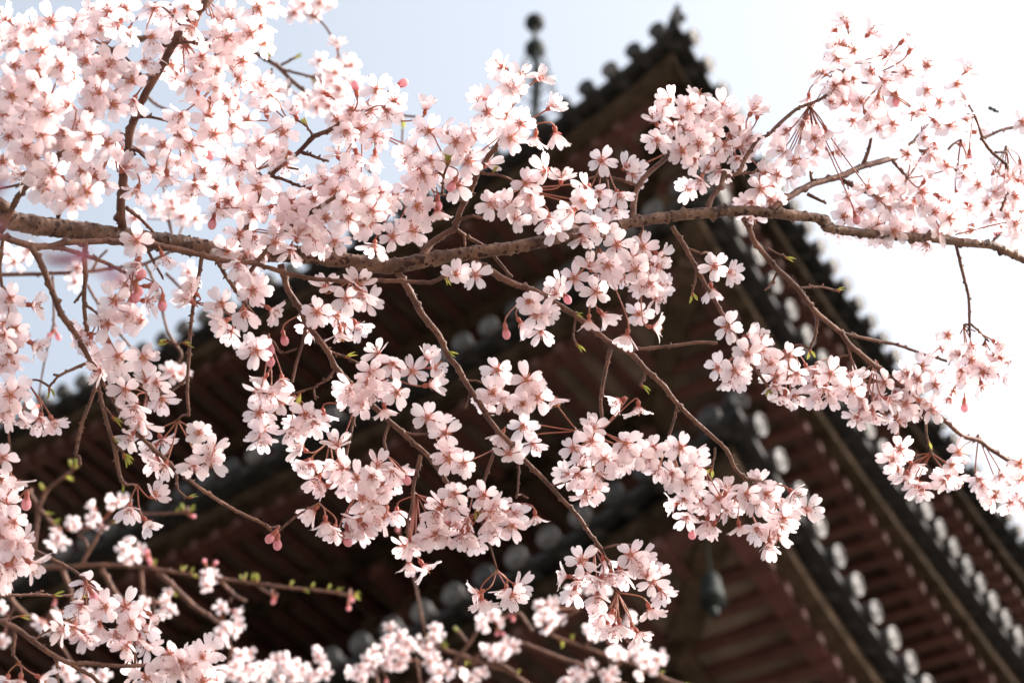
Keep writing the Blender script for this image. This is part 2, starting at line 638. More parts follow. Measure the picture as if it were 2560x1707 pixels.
        if seen:
            mb = MB()
            mb.box(F.n * (inner + 1.05) - F.t * (inner + 1.0) + Z * (hz - 0.12), F.n * 0.14, F.t * (2 * inner + 2.0), Z * 0.15, M_WOOD)
            link('purlin', mb.mesh('purlin'), st)
# finial mast
fin = bpy.data.objects.new('finial', None)
COL.objects.link(fin)
fin.parent = pag
FX = 0.22
ZA = 18.4 + 2.9
mb = MB()
mb.box(Vector((FX - 0.5, -0.5, ZA - 0.5)), Vector((1, 0, 0)), Vector((0, 1, 0)), Z * 0.6, M_BRONZE)
link('finial_base', mb.mesh('finial_base'), fin)
mb = MB()
mb.lathe(Vector((FX, 0, ZA)), Z, [(0.05, 0), (0.04, 8.6)], M_BRONZE, 8)
link('mast', mb.mesh('mast'), fin)
for k in range(9):
    mb = MB()
    rr = 0.50 - 0.02 * k
    zz = ZA + 0.9 + 0.52 * k
    ring = [Vector((FX + rr * math.cos(2 * math.pi * q / 28), rr * math.sin(2 * math.pi * q / 28), zz)) for q in range(29)]
    mb.tube(ring, [0.05] * 29, M_BRONZE, 8, cap=False)
    for q in range(8):
        a_ = 2 * math.pi * q / 8
        mb.tube([Vector((FX, 0, zz)), Vector((FX + rr * math.cos(a_), rr * math.sin(a_), zz))], [0.018, 0.018], M_BRONZE, 5)
    link('ring', mb.mesh('ring'), fin)
for q in range(4):                            # openwork flame plates
    mb = MB()
    a_ = R(90 * q) + PSI
    dd = Vector((math.cos(a_), math.sin(a_), 0))
    for c in range(4):
        pts = [Vector((FX, 0, ZA + 6.2 + 0.28 * c)) + dd * (0.05 + (0.28 - 0.05 * c) * math.sin(math.pi * j / 9) ** 0.8) + Z * (0.9 * j / 9) for j in range(10)]
        mb.tube(pts, [0.013] * 10, M_BRONZE, 5)
    link('flame_plate', mb.mesh('flame_plate'), fin)
ZJ = 29.97
for zz, rr in ((ZJ - 0.72, 0.15), (ZJ, 0.145)):
    mb = MB()
    mb.lathe(Vector((FX, 0, zz)), Z, [(rr * math.sin(math.pi * j / 14) + 0.002, -rr * math.cos(math.pi * j / 14)) for j in range(15)], M_BRONZE, 20)
    link('jewel_ball', mb.mesh('jewel_ball'), fin)
mb = MB()
for k, hwid in enumerate((5.2, 4.6)):
    q = [Vector((math.cos(PSI + R(90) * i), math.sin(PSI + R(90) * i), 0)) * hwid for i in range(4)]
    z0, z1 = (0.0, 0.55) if k == 0 else (0.55, 1.1)
    mb.add([p + Z * z0 for p in q] + [p + Z * z1 for p in q], [(0, 1, 5, 4), (1, 2, 6, 5), (2, 3, 7, 6), (3, 0, 4, 7), (4, 5, 6, 7)], M_STONE, False)
link('podium', mb.mesh('podium'), pag)

# wind bell under the hip of the lowest roof in view
def ray_point(x, y, horiz):
    d = FWD + RIGHT * ((x - 1280) / FPX) - UP * ((y - 853.5) / FPX)
    k = horiz / math.hypot(d.x, d.y)
    return CAM + d * k
bp = ray_point(1782, 1505, 10.72)
bell = bpy.data.objects.new('wind_bell', None)
COL.objects.link(bell)
bell.location = bp
tag(bell, 'green bronze wind bell hanging under the corner of the lower pagoda roof', 'bell')
mb = MB()
mb.lathe(Vector((0, 0, 0)), Z, [(0.095, 0), (0.088, 0.02), (0.072, 0.12), (0.065, 0.2), (0.045, 0.25), (0.015, 0.27)], M_BRONZE, 14)
link('bell_body', mb.mesh('bell_body'), bell)
mb = MB()
mb.lathe(Vector((0, 0, 0.26)), Z, [(0.010, 0), (0.010, 0.66)], M_BRONZE, 6)
link('hanger', mb.mesh('hanger'), bell)
mb = MB()
mb.lathe(Vector((0, 0, -0.12)), Z, [(0.03, 0), (0.035, 0.05), (0.012, 0.08), (0.012, 0.3)], M_BRONZE, 8)
link('clapper', mb.mesh('clapper'), bell)

#@@TREE
# ------------------------------------------------------------------ cherry tree: tracing frames (crop -> photograph pixels)
CROPS = {1: (0, 0), 2: (640, 0), 3: (1280, 0), 4: (1920, 0), 5: (0, 570), 6: (640, 570), 7: (1280, 570), 8: (1920, 570),
         9: (0, 1140), 10: (640, 1140), 11: (1280, 1140), 12: (1920, 1140)}
def px(c, x, y):
    s = 2.7516 if c < 9 else 2.7656
    return (CROPS[c][0] + x / s, CROPS[c][1] + y / s)
def lerp_table(tab, x):
    if x <= tab[0][0]:
        return tab[0][1]
    for (a, b), (c, d) in zip(tab[:-1], tab[1:]):
        if x <= c:
            return b + (d - b) * (x - a) / (c - a)
    return tab[-1][1]
def depth_at(x, y):
    """distance of the flowering spray from the camera: it swings nearer on the left and farther on the right"""
    d = lerp_table([(-300, 1.68), (0, 1.72), (650, 1.83), (1400, 1.86), (2000, 1.91), (2600, 2.03), (2900, 2.1)], x)
    return d + lerp_table([(0, -0.13), (420, -0.05), (600, 0.0), (1707, -0.03)], y) * (1 if x < 1300 else -0.5)
def world(x, y, d):
    return CAM + (FWD + RIGHT * ((x - 1280) / FPX) - UP * ((y - 853.5) / FPX)) * d

def spline(P, step):
    """P: list of (x, y, d, r); Catmull-Rom resampled every `step` pixels"""
    out = []
    n = len(P)
    for i in range(n - 1):
        p0, p1, p2, p3 = P[max(i - 1, 0)], P[i], P[i + 1], P[min(i + 2, n - 1)]
        L = math.hypot(p2[0] - p1[0], p2[1] - p1[1])
        k = max(1, int(L / step))
        for j in range(k):
            t = j / k
            q = []
            for a in range(4):
                if a == 3:
                    q.append(p1[a] + (p2[a] - p1[a]) * t)
                else:
                    q.append(0.45 * (p1[a] + (p2[a] - p1[a]) * t) + 0.55 * 0.5 * (2 * p1[a] + (p2[a] - p0[a]) * t + (2 * p0[a] - 5 * p1[a] + 4 * p2[a] - p3[a]) * t * t + (3 * p1[a] - p0[a] - 3 * p2[a] + p3[a]) * t ** 3))
            out.append(tuple(q))
    out.append(P[-1])
    # nodes: short swellings at uneven intervals, alternate sides
    nxt, side, acc = rnd.uniform(15, 45), 1, 0.0
    res = [out[0]]
    for a, b in zip(out[:-1], out[1:]):
        seg = math.hypot(b[0] - a[0], b[1] - a[1])
        acc += seg
        x, y, d, r = b
        if acc > nxt and r < 15:
            acc, nxt, side = 0.0, rnd.uniform(26, 80), -side
            k = rnd.uniform(0.12, 0.38)
            nx_, ny_ = -(b[1] - a[1]) / max(seg, 1e-6), (b[0] - a[0]) / max(seg, 1e-6)
            x, y, r = x + nx_ * side * (r * k + 0.8), y + ny_ * side * (r * k + 0.8), r * (1 + k)
        res.append((x, y, d, r))
    res[-1] = out[-1]
    return res

# ---- blossoms: a few forms, shared by all copies
def petal(mb, m, ang, c0, c1, wid, ln, r, twist=0.0, z0=0.0):
    A, B = 5, 8
    ca, sa = math.cos(ang), math.sin(ang)
    vs, idx = [], {}
    notch = r.uniform(0.10, 0.22)
    ph = r.uniform(0, 6.28)
    us = [-1, -0.5, r.uniform(-0.12, 0.12), 0.5, 1]
    # profile walked along the curved midline
    y, z, a = 0.07, z0, c0
    mid = [(y, z, a)]
    for j in range(1, B):
        a = c0 + (c1 - c0) * (j / (B - 1)) ** 1.3
        y += math.cos(a) * ln / (B - 1)
        z += math.sin(a) * ln / (B - 1)
        mid.append((y, z, a))
    o = len(mb.v)
    for j in range(B):
        v = j / (B - 1)
        hw = wid * (0.12 + 0.88 * math.sin(min(1.0, v / 0.62) * math.pi / 2) ** 1.4) if v < 0.62 else wid * math.sqrt(max(0.0, 1 - ((v - 0.62) / 0.46) ** 2.6))
        y, z, a = mid[j]
        for u in us:
            dl = 0.0
            if j == B - 1:
                dl = -notch * math.exp(-(u / 0.3) ** 2) - r.uniform(0.02, 0.09) * abs(u)
            x = u * hw
            lift = 0.16 * hw * u * u + 0.022 * math.sin(u * 4.5 + ph + v * 4) * v + twist * u * v * 0.12
            yy = y + math.cos(a) * dl - math.sin(a) * lift
            zz = z + math.sin(a) * dl + math.cos(a) * lift
            vs.append((ca * yy - sa * x, sa * yy + ca * x, zz))
            mb.pv[o + len(vs) - 1] = (u * 0.5 + 0.5 + r.random() * 0.0 + ang, v, 0)
    fs = []
    for j in range(B - 1):
        for i in range(A - 1):
            fs.append((j * A + i, j * A + i + 1, (j + 1) * A + i + 1, (j + 1) * A + i))
    mb.add(vs, fs, m)

def make_blossom(seed, cup, curl, m=None):
    r = random.Random(seed)
    m = m or M_PETAL
    mb = MB()
    n = 5
    rot = r.uniform(0, 6.28)
    for k in range(n):
        g = rot + 2 * math.pi * k / n + r.uniform(-0.16, 0.16)
        c0 = cup + r.uniform(-0.18, 0.2)
        petal(mb, m, g, c0, c0 + curl + r.uniform(-0.35, 0.3), r.uniform(0.255, 0.335), r.uniform(0.86, 1.04), r, r.uniform(-1, 1), 0.01 * (k % 2))
    if r.random() < 0.35:                                  # the odd extra petal of a semi-double bloom
        petal(mb, m, rot + 0.6, cup + 0.25, cup + curl + 0.4, 0.27, 0.72, r, r.uniform(-1, 1), 0.03)
    # sepals show as a red star between the petals
    for k in range(5):
        g = rot + 2 * math.pi * (k + 0.5) / 5
        d = Vector((math.cos(g), math.sin(g), 0))
        s = Vector((-d.y, d.x, 0))
        e = cup * 0.55
        tip = d * (0.07 + 0.37 * math.cos(e)) + Z * (0.37 * math.sin(e) - 0.015)
        mb.add([d * 0.05 + s * 0.085 - Z * 0.02, d * 0.05 - s * 0.085 - Z * 0.02, d * 0.22 - s * 0.055 + Z * (0.16 * math.sin(e) - 0.02), d * 0.22 + s * 0.055 + Z * (0.16 * math.sin(e) - 0.02), tip],
               [(0, 1, 2, 3), (3, 2, 4)], M_SEPAL)
    # calyx tube behind
    mb.lathe(Vector((0, 0, 0.01)), Vector((0, 0, -1)), [(0.085, 0), (0.10, 0.05), (0.125, 0.14), (0.135, 0.22), (0.11, 0.31), (0.05, 0.36)], M_SEPAL, 9)
    mb.lathe(Vector((0, 0, -0.005)), Z, [(0.075, 0), (0.06, 0.035), (0.02, 0.05)], M_EYE, 8)
    for k in range(15):
        g = r.uniform(0, 6.28)
        el = r.uniform(0.65, 1.35) if cup < 0.7 else r.uniform(1.0, 1.45)
        L = r.uniform(0.28, 0.52)
        d = Vector((math.cos(g) * math.cos(el), math.sin(g) * math.cos(el), math.sin(el)))
        a = Vector((math.cos(g), math.sin(g), 0)) * 0.045 + Z * 0.02
        b = a + d * L
        c = (a + b) / 2 + Z * 0.03
        mb.tube([a, c, b], [0.011, 0.009, 0.008], M_FIL, 3, cap=False)
        q = r.uniform(0.034, 0.046)
        mb.add([b + Vector((q, 0, 0)), b + Vector((0, q, 0)), b - Vector((q, 0, 0)), b - Vector((0, q, 0)), b + Z * q * 1.3, b - Z * q * 1.3],
               [(0, 1, 4), (1, 2, 4), (2, 3, 4), (3, 0, 4), (1, 0, 5), (2, 1, 5), (3, 2, 5), (0, 3, 5)], M_ANTH)
    return mb.mesh('blossom')

OPEN = [make_blossom(100 + k, c, u) for k, (c, u) in enumerate([(0.18, 0.05), (0.28, 0.1), (0.38, -0.05), (0.22, 0.25), (0.45, -0.2), (0.30, 0.0), (0.5, 0.1), (0.12, 0.2)])]
BELL = [make_blossom(200 + k, c, u) for k, (c, u) in enumerate([(0.75, -0.35), (0.95, -0.45), (0.6, -0.1), (0.85, -0.7), (1.05, -0.3), (0.7, 0.1)])]
PINKY = [make_blossom(300 + k, 1.05, 0.2, M_PINK) for k in range(2)]

def make_bud(seed):
    r = random.Random(seed)
    mb = MB()
    mb.lathe(Vector((0, 0, 0)), Z, [(0.04, -0.36), (0.11, -0.3), (0.135, -0.2), (0.12, -0.1), (0.13, 0.0), (0.15, 0.05)], M_SEPAL, 9)
    o = len(mb.v)
    mb.lathe(Vector((0, 0, 0.03)), Z, [(0.12, 0), (0.21, 0.12), (0.25, 0.26), (0.22, 0.42), (0.13, 0.53), (0.03, 0.57)], M_PINK, 10)
    for i in range(o, len(mb.v)):
        mb.pv[i] = (i * 0.1, 0.15 + 0.14 * ((i - o) // 10), 0)
    for k in range(5):
        g = 1.2566 * k + r.random()
        d = Vector((math.cos(g), math.sin(g), 0))
        s = Vector((-d.y, d.x, 0))
        mb.add([d * 0.145 + s * 0.07, d * 0.145 - s * 0.07, d * 0.25 + Z * 0.26], [(0, 1, 2)], M_SEPAL)
    return mb.mesh('flower_bud')
BUDS = [make_bud(k) for k in range(3)]

def make_leaf(seed):
    """a breaking leaf bud: brown scales and a few folded green leaflets, along +Z, about 1 unit long"""
    r = random.Random(seed)
    mb = MB()
    mb.lathe(Vector((0, 0, 0)), Z, [(0.05, 0), (0.10, 0.10), (0.09, 0.28), (0.04, 0.42)], M_SCALE, 7)
    for k in range(r.choice((2, 3, 3))):
        g = r.uniform(0, 6.28)
        lean = r.uniform(0.05, 0.55)
        L = r.uniform(0.7, 1.0)
        d = Vector((math.cos(g) * math.sin(lean), math.sin(g) * math.sin(lean), math.cos(lean)))
        s = d.orthogonal().normalized()
        n = d.cross(s)
        vs, fs = [], []
        for j in range(6):
            v = j / 5
            hw = 0.13 * math.sin(math.pi * (0.08 + 0.9 * v)) ** 0.9
            c = d * (0.15 + L * v * 0.85) + n * (0.10 * v * v)
            vs += [c - s * hw + n * hw * 0.8, c, c + s * hw + n * hw * 0.8]
        for j in range(5):
            for i in (0, 1):
                fs.append((j * 3 + i, j * 3 + i + 1, j * 3 + i + 4, j * 3 + i + 3))
        mb.add(vs, fs, M_LEAF)
    return mb.mesh('leaf_bud')
LEAVES = [make_leaf(k) for k in range(4)]

# ---- branches as traced. Each row: kind | crop | start radius, end radius (photograph px) | depth offset | points "x,y ..." (a leading cN switches crop)
def pts_of(c, text):
    out = []
    for tk in text.split():
        if tk[0] == 'c':
            c = int(tk[1:])
            continue
        x, y = tk.split(',')
        out.append(px(c, float(x), float(y)))
    return out

class Branch:
    pass
TREES = []
def tree(label, group='cherry branches in flower'):
    t = Branch()
    t.label, t.group, t.twigs, t.samples, t.clusters, t.fl, t.buds, t.leaves = label, group, [], [], [], [], [], []
    TREES.append(t)
    return t
def twig(t, c, r0, r1, text, off=0.0, base=None, rt=None):
    P = pts_of(c, text)
    n = len(P)
    if rt is None:
        r0, r1 = r0 * 0.80, r1 * 0.80
    L = [0.0]
    for a, b in zip(P[:-1], P[1:]):
        L.append(L[-1] + math.hypot(b[0] - a[0], b[1] - a[1]))
    full = []
    for i, (x, y) in enumerate(P):
        k = L[i] / L[-1]
        d = (base if base is not None else depth_at(x, y)) + (off if not isinstance(off, tuple) else off[0] + (off[1] - off[0]) * k)
        full.append((x, y, d, rt[i] if rt else r0 + (r1 - r0) * k ** 0.8))
    if t.samples:                                   # start on the limb it grows from
        b = min(t.samples, key=lambda q: (q[0] - full[0][0]) ** 2 + (q[1] - full[0][1]) ** 2)
        if math.hypot(b[0] - full[0][0], b[1] - full[0][1]) < 45:
            dz = b[2] - full[0][2]
            full = [(q[0], q[1], q[2] + dz * (1 - 0.7 * L[i] / L[-1]), q[3]) for i, q in enumerate(full)]
    sp = spline(full, max(4.0, min(10.0, r0 * 0.7)))
    t.twigs.append(sp)
    t.samples += [(q[0], q[1], q[2], q[3], len(t.twigs) - 1) for q in sp[::2] + [sp[-1]]]

main = tree('thick speckled cherry bough crossing the whole picture, with long drooping flowering twigs')
twig(main, 1, 0, 0, '-900,1330 -420,1385 0,1430 c5 100,-45 550,20 c6 -600,100 -200,165 300,180 700,240 920,265 1200,215 1500,170 c7 0,135 250,85 500,30 c3 950,1510 1300,1465 1650,1450 c4 0,1470 150,1480 400,1510 c8 400,0 800,50 1170,75 1350,100 1560,125 1760,215 2100,300 2500,380',
     rt=[30, 28, 25, 24, 24, 23, 23, 21, 20, 19.5, 18.5, 17, 16, 15, 14.5, 14, 13.5, 13, 13, 13, 12, 11.5, 11, 11, 10.5, 10.5, 10, 10, 9])
T = lambda *a, **k: twig(main, *a, **k)
# drooping twigs
T(6, 11, 7, '170,250 220,430 310,560 340,650 430,760 500,860 550,960 650,1070 760,1180 900,1310 1000,1400 1100,1490 1180,1560 c10 1230,50 1290,130 1335,205')
T(6, 6, 4, '340,680 320,790 280,920 250,1060')
T(6, 4, 3, '285,830 180,860 150,840')
T(6, 4.5, 3, '545,970 490,1040 400,1100 410,1180')
T(6, 3.5, 3, '395,1100 330,1115 260,1140')
T(6, 5, 3, '480,840 620,890 720,935')
T(6, 5, 4, '690,1230 660,1380 630,1520 c10 610,90')
T(6, 4.5, 4, '920,1340 880,1450 900,1540')
T(6, 4.5, 3.5, '1000,1400 1100,1420 1220,1410')
T(10, 7, 4, '1140,-10 1090,200 1080,340 1050,440 1050,560')
T(6, 11, 6, '970,300 1050,420 1140,590 1260,740 1320,880 1390,960 1440,1060 1530,1190 1600,1310 1680,1410 1760,1490 c11 60,0 200,140 340,290 470,430 540,540 620,640')
T(6, 4, 3, '1440,1050 1510,1050 1570,1068')
T(6, 3.5, 3, '1470,1130 1460,1180 1440,1240')
T(6, 4.5, 3, '1560,1270 1650,1275 1740,1240')
T(10, 6, 3, '1640,-10 1580,160 1550,290 1520,370')
T(11, 4, 3, '50,20 40,230 30,290')
T(11, 4, 3, '30,270 60,265 110,290')
T(6, 11, 5.5, '1480,215 1620,300 1760,380 c7 120,420 250,490 400,580 500,650 600,730 700,810 830,870 920,970 1040,1080 1130,1200 1230,1300 1330,1390 1480,1530 c11 1540,80 1610,150 1720,175')
T(7, 7, 5, '690,800 660,900 620,1100 610,1200 620,1330 610,1400')
T(7, 4, 3.5, '440,620 420,740 440,790')
T(7, 6, 5, '790,840 900,830 1100,810 1290,785 1410,790')
T(7, 4.5, 3.5, '920,980 905,1040 880,1080')
T(7, 4.5, 4, '1140,1210 1110,1330 1080,1430')
T(11, 4, 3, '1405,-60 1385,80')
T(7, 8.5, 5, '1100,-10 1190,130 1250,240 1320,370 1390,490 1440,580 1520,720 1600,870 1690,990 1755,1085')
T(7, 4.5, 3.5, '1200,140 1250,155 1300,178')
T(7, 4.5, 3.5, '1270,290 1260,360 1240,440')
T(3, 9.5, 6.5, '1590,1500 1640,1590 c7 1660,80 1720,160 c8 60,280 200,410 330,580 500,720 560,800 680,900 800,1000 1000,1150 1080,1220 1200,1310 1340,1430 1450,1460 1560,1540 c12 1740,70 1950,130')
T(8, 4.5, 4, '0,140 60,175 120,200')
T(8, 4, 3, '60,310 30,370 -20,430')
T(8, 4.5, 4, '215,412 370,405 490,437')
T(8, 5.5, 4, '340,600 325,740 290,830')
T(8, 5, 3.5, '550,810 570,890 600,975')
T(8, 6, 4, '510,722 700,765 880,800 1050,860 1230,915')
T(8, 6, 4, '1290,100 1330,270 1380,470 1385,610 1390,750')
T(8, 4, 3, '1395,660 1450,710 1520,780')
T(8, 5, 4, '1085,1230 1090,1420 1130,1560')
T(8, 3.5, 3, '1080,1280 1040,1330')
T(8, 5, 4, '1530,110 1580,60 1640,10')
# twigs rising from the bough
T(1, 15.5, 11, '845,1590 830,1440 850,1200 880,1050 890,920 930,810 980,680 1070,530 1140,400 1240,220 1330,120 1410,40 1490,-60', off=(0.0, 0.045))
T(1, 6, 4, '930,810 1030,805 1145,832')
T(1, 6, 5, '885,1020 950,1040 1010,1090 1070,1060')
T(1, 7, 4.5, '870,1430 960,1500 1040,1580 c5 1070,60')
T(1, 8, 7, '400,1490 420,1420 440,1390')
T(1, 5, 4, '1075,525 1020,515 975,520')
T(1, 5, 4, '1120,290 1135,320 1280,290 1480,320')
T(1, 9, 9, '5,1600 120,1360 230,1230 340,1120 430,1050', off=-0.06)
T(1, 5, 4, '250,1210 170,1260 0,1300', off=-0.05)
T(1, 5, 4, '480,1240 500,1210 485,1200')
T(2, 9, 7, '-120,1660 -40,1520 10,1370 50,1260 100,1200 200,1120 290,1050 400,940 510,895 600,840', off=(0.0, 0.04))
T(2, 5, 4, '55,1250 30,1200 5,1170')
T(2, 6, 4, '110,1215 200,1240 330,1295')
T(2, 6, 4, '315,1050 380,1070 430,1090 500,1110')
T(2, 4, 3, '225,1155 290,1165')
T(2, 4.5, 3, '395,940 370,900 350,870')
T(6, 8, 6, '-60,330 10,230 130,90 230,0 c2 280,1520 c2 430,1430 580,1330', off=-0.045)
T(6, 11, 8, '1140,200 1200,110 1300,40 1370,0 c2 1400,1460 1470,1320 1540,1160 1650,1010 1720,900', off=(0.0, 0.035))
T(2, 6, 5, '1370,1520 1480,1490 1560,1500')
T(2, 5, 3.5, '1430,1390 1330,1350 1270,1335 1210,1310')
T(2, 5, 3.5, '1545,1190 1610,1200 1690,1210')
T(2, 4.5, 4, '1280,1330 1295,1200 1320,1130')
T(6, 6, 5, '1370,0 1450,60 1560,120 1650,210 1760,340')
T(6, 5, 4, '1080,90 1140,145 1160,190')
T(6, 4.5, 4, '1430,40 1440,140')
T(3, 10, 6.5, '830,1520 840,1400 850,1330 880,1260 950,1180 1070,1080 1200,950')
T(3, 6, 4, '860,1280 760,1240 600,1215 500,1235')
T(3, 10, 8, '1345,1460 1370,1370 1440,1270 1460,1180')
T(3, 7, 5, '1450,1220 1560,1190 1600,1100 1690,960 c4 0,930 80,850 200,750 350,690 480,600')
T(3, 5, 4, '1540,1195 1660,1190')
T(4, 12, 8, '20,1450 80,1400 200,1320 320,1260 480,1220 640,1150 880,1080 1000,980', off=(0.0, 0.03))
T(4, 7, 5, '650,1145 690,1040 710,950')
T(4, 6, 4, '305,1265 290,1180')
T(4, 6, 4, '270,1335 340,1370 400,1400')
T(4, 7, 6, '500,1230 620,1300 750,1350 870,1400 980,1440')
T(4, 6, 4, '860,1110 960,1225')
T(4, 6, 4, '980,1020 1170,1070 1250,1150 1340,1190')

second = tree('slender cherry branch running just below the thick bough, with straight hanging twigs')
S = lambda *a, **k: twig(second, *a, **k)
S(5, 13, 6, '-700,-60 -250,10 0,60 200,120 330,128 450,100 600,95 850,90 1050,115 1250,150 1450,205 1600,235 1760,245 c6 200,310 400,350 600,365 800,358 1000,365 1200,375 1300,330', off=-0.05)
S(5, 9, 5, '330,125 450,145 560,180 720,235 830,290 910,335', off=-0.05)
S(5, 11, 5, '205,110 240,170 290,260 350,410 420,590 520,730 620,910 700,1060 780,1170 850,1310 960,1430 1080,1540 c9 1230,100 1380,220 1550,330 1700,410 1770,440 c10 70,480 130,540', off=(-0.07, -0.04))
S(5, 9, 6.5, '590,100 580,200 590,330 580,420 580,560 590,640 600,710', off=-0.04)
S(5, 5, 3.5, '580,425 545,470 510,515', off=-0.04)
S(5, 5, 4, '590,530 660,580', off=-0.04)
S(5, 7, 5, '1390,190 1360,370 1330,530 1310,700 1300,880 1290,1050 1290,1160 1300,1290', off=-0.05)
S(5, 4.5, 3.5, '1300,770 1210,800 1150,770', off=-0.05)
S(5, 5, 4, '1290,1030 1180,1120 1060,1150 1030,1190', off=-0.05)
S(5, 7.5, 5, '1490,220 1560,340 1630,440 1700,540 1790,640', off=-0.04)
S(5, 5, 4, '1610,410 1620,340', off=-0.04)
S(5, 7, 5.5, '680,1030 650,1110 620,1200 570,1320 540,1450 520,1568 c9 545,0 555,60', off=-0.05)
S(5, 7, 6, '670,1060 700,1200 740,1350 780,1480 800,1568 c9 830,140 870,200', off=-0.05)
S(5, 4, 3, '720,1230 770,1290', off=-0.05)
S(5, 5, 4, '790,1490 830,1520 850,1550', off=-0.05)
S(5, 7, 4, '20,70 10,160 0,300 20,430 50,530 75,620', off=-0.03)
S(5, 6, 4, '615,920 500,970 400,1020 340,1090', off=-0.05)
S(5, 4, 4, '410,1015 370,1008', off=-0.05)
S(5, 5, 4, '1010,140 1060,240 1120,340', off=-0.03)
S(9, 4.5, 3.5, '1215,90 1230,230 1290,285', off=-0.045)

low1 = tree('cherry branch entering at the bottom left corner, heavy with blossom over dark eaves')
T1 = lambda *a, **k: twig(low1, *a, **k)
T1(9, 12, 6, '-500,940 -200,1060 0,1140 100,1180 220,1270 330,1350 480,1430 600,1430 850,1450 1050,1440 1115,1425', off=-0.03)
T1(9, 7, 6, '500,1440 560,1480 640,1520 700,1590 760,1680', off=-0.03)
T1(9, 6, 5, '105,1190 90,1380', off=-0.03)
T1(9, 4.5, 3.5, '240,1270 290,1230 330,1210', off=-0.03)
T1(9, 5, 5, '390,1390 400,1580', off=-0.03)
T1(9, 4, 3, '35,1148 90,1115 130,1105', off=-0.03)
low2 = tree('thin cherry twig slanting in from the left edge, pale sprays hanging below it')
twig(low2, 9, 8, 4.5, '-400,400 -150,500 0,555 150,610 280,670 380,720 510,790 600,860 700,920 780,965', off=-0.02)
twig(low2, 9, 4, 4, '-180,300 -60,180 40,60 75,20', off=-0.02)
twig(low2, 9, 5, 4, '-200,480 -180,300', off=-0.02)
low3 = tree('short bare cherry twig at the left edge with one green leaf bud')
twig(low3, 9, 6, 4, '-350,985 -100,970 0,965 250,955 400,965 520,955', off=0.03)
twig(low3, 9, 4, 3, '230,955 300,930', off=0.03)
edge = tree('cherry branch reaching in from the upper right edge beside the thick bough')
twig(edge, 4, 11, 4, '2500,700 2100,800 1800,860 1620,890 1520,935 1460,960', off=0.03)
twig(edge, 4, 6, 4.5, '1470,955 1540,1050 1640,1130 1700,1230', off=0.03)
twig(edge, 4, 4.5, 4, '1560,1050 1640,1045', off=0.03)
twig(edge, 4, 6, 5, '1640,1130 1660,1300 1600,1450', off=0.04)

BGD = 3.8
far1 = tree('blurred cherry branch with small blossoms and green shoots low in front of the dark eaves', 'distant cherry branches')
B1 = lambda *a, **k: twig(far1, *a, base=BGD - 0.3, **k)
B1(9, 9, 4.5, '-500,700 -100,760 330,770 700,750 1000,770 1200,800 1400,830 1700,870 1770,880 c10 200,905 500,935 665,965')
B1(9, 9, 6, '1090,800 1200,900 1350,1040 1440,1100 1520,1155')
B1(9, 7, 5, '975,780 990,960 1060,1000')
B1(9, 8, 6, '430,780 490,930 500,1000')
B1(9, 8, 5, '235,620 250,500 270,350 330,230 430,150 520,80')
B1(9, 8, 8, '100,760 200,700 235,620')
B1(9, 6, 5, '270,380 240,300 200,250')
B1(9, 8, 6, '700,775 790,930 850,1000')
B1(9, 6, 5, '555,760 600,680 650,600 690,520')
B1(9, 5, 4, '610,660 590,580 540,540 630,490 690,480')
B1(9, 6, 5, '1520,855 1620,960 1700,1000')
B1(9, 9, 7, '-300,700 20,920 110,1030 230,1140 300,1160')
B1(9, 5, 4, '690,520 820,420 1030,400 1300,390')
B1(9, 5, 4, '1600,975 1590,1010')
B1(9, 6, 5, '280,370 330,430 400,520')
B1(10, 5, 4, '0,890 60,930 110,960')
far2 = tree('blurred cherry branch with small blossoms along the bottom, below the hanging sprays', 'distant cherry branches')
B2 = lambda *a, **k: twig(far2, *a, base=BGD, **k)
B2(11, 8, 5, '1500,1720 1300,1620 1130,1568 1000,1510 850,1440 700,1390 500,1320 280,1240')
B2(11, 8, 6, '1000,1700 760,1580 560,1470 380,1410 200,1340 40,1280')
B2(11, 6, 5, '140,1210 60,1090 0,1085')
B2(11, 5, 4, '250,1240 350,1130 460,1060')
B2(11, 5, 4, '660,1390 690,1450')
B2(11, 5, 4, '500,1310 600,1240')
B2(10, 6, 5, '1350,1440 1470,1300 1530,1200')
B2(10, 6, 5, '1400,1210 1470,1300')
B2(10, 5, 3.5, '1180,1720 1135,1560 1105,1380')
B2(10, 6, 6, '1180,1290 1290,1330 1400,1370 1600,1440 1770,1500 c11 200,1640')
B2(10, 6, 5, '860,1720 840,1560 820,1480 760,1440')
B2(10, 6, 5, '1590,1410 1700,1440 1800,1500')
B2(10, 6, 5, '300,1760 260,1600 200,1470')
B2(10, 6, 5, '1500,1560 1520,1400 1640,1300')
far3 = tree('blurred greenish cherry twig with pale blossoms against the sky at upper left', 'distant cherry branches')
B3 = lambda *a, **k: twig(far3, *a, base=2.75, **k)
B3(2, 9, 5, '-700,230 -200,300 0,370 150,460 250,560 370,660 500,770 600,900 660,1010 790,1190')
B3(2, 5, 4, '140,450 200,485 390,530')
B3(2, 4.5, 4, '170,450 250,410')
B3(2, 4, 4, '110,470 105,520')
B3(2, 4, 4, '240,570 220,620 195,660')
B3(2, 5, 4, '390,530 480,510 560,470 640,460')
B3(2, 4, 4, '590,460 570,390 560,330')
B3(2, 4, 4, '590,520 680,560')
B3(2, 5, 4, '560,880 800,780 1000,795 1100,805')
B3(1, 6, 4, '1000,650 1070,720 1160,760')
far4 = tree('dark blurred cherry branch glimpsed behind the dense upper left blossoms', 'distant cherry branches')
B4 = lambda *a, **k: twig(far4, *a, base=2.6, **k)
B4(1, 13, 9, '-300,700 200,540 530,450 640,390 800,340 1050,240 1200,180 1350,40 1500,-120')
B4(1, 6, 5, '795,345 850,440 900,520')
B4(1, 6, 4, '100,800 130,950 90,1050')
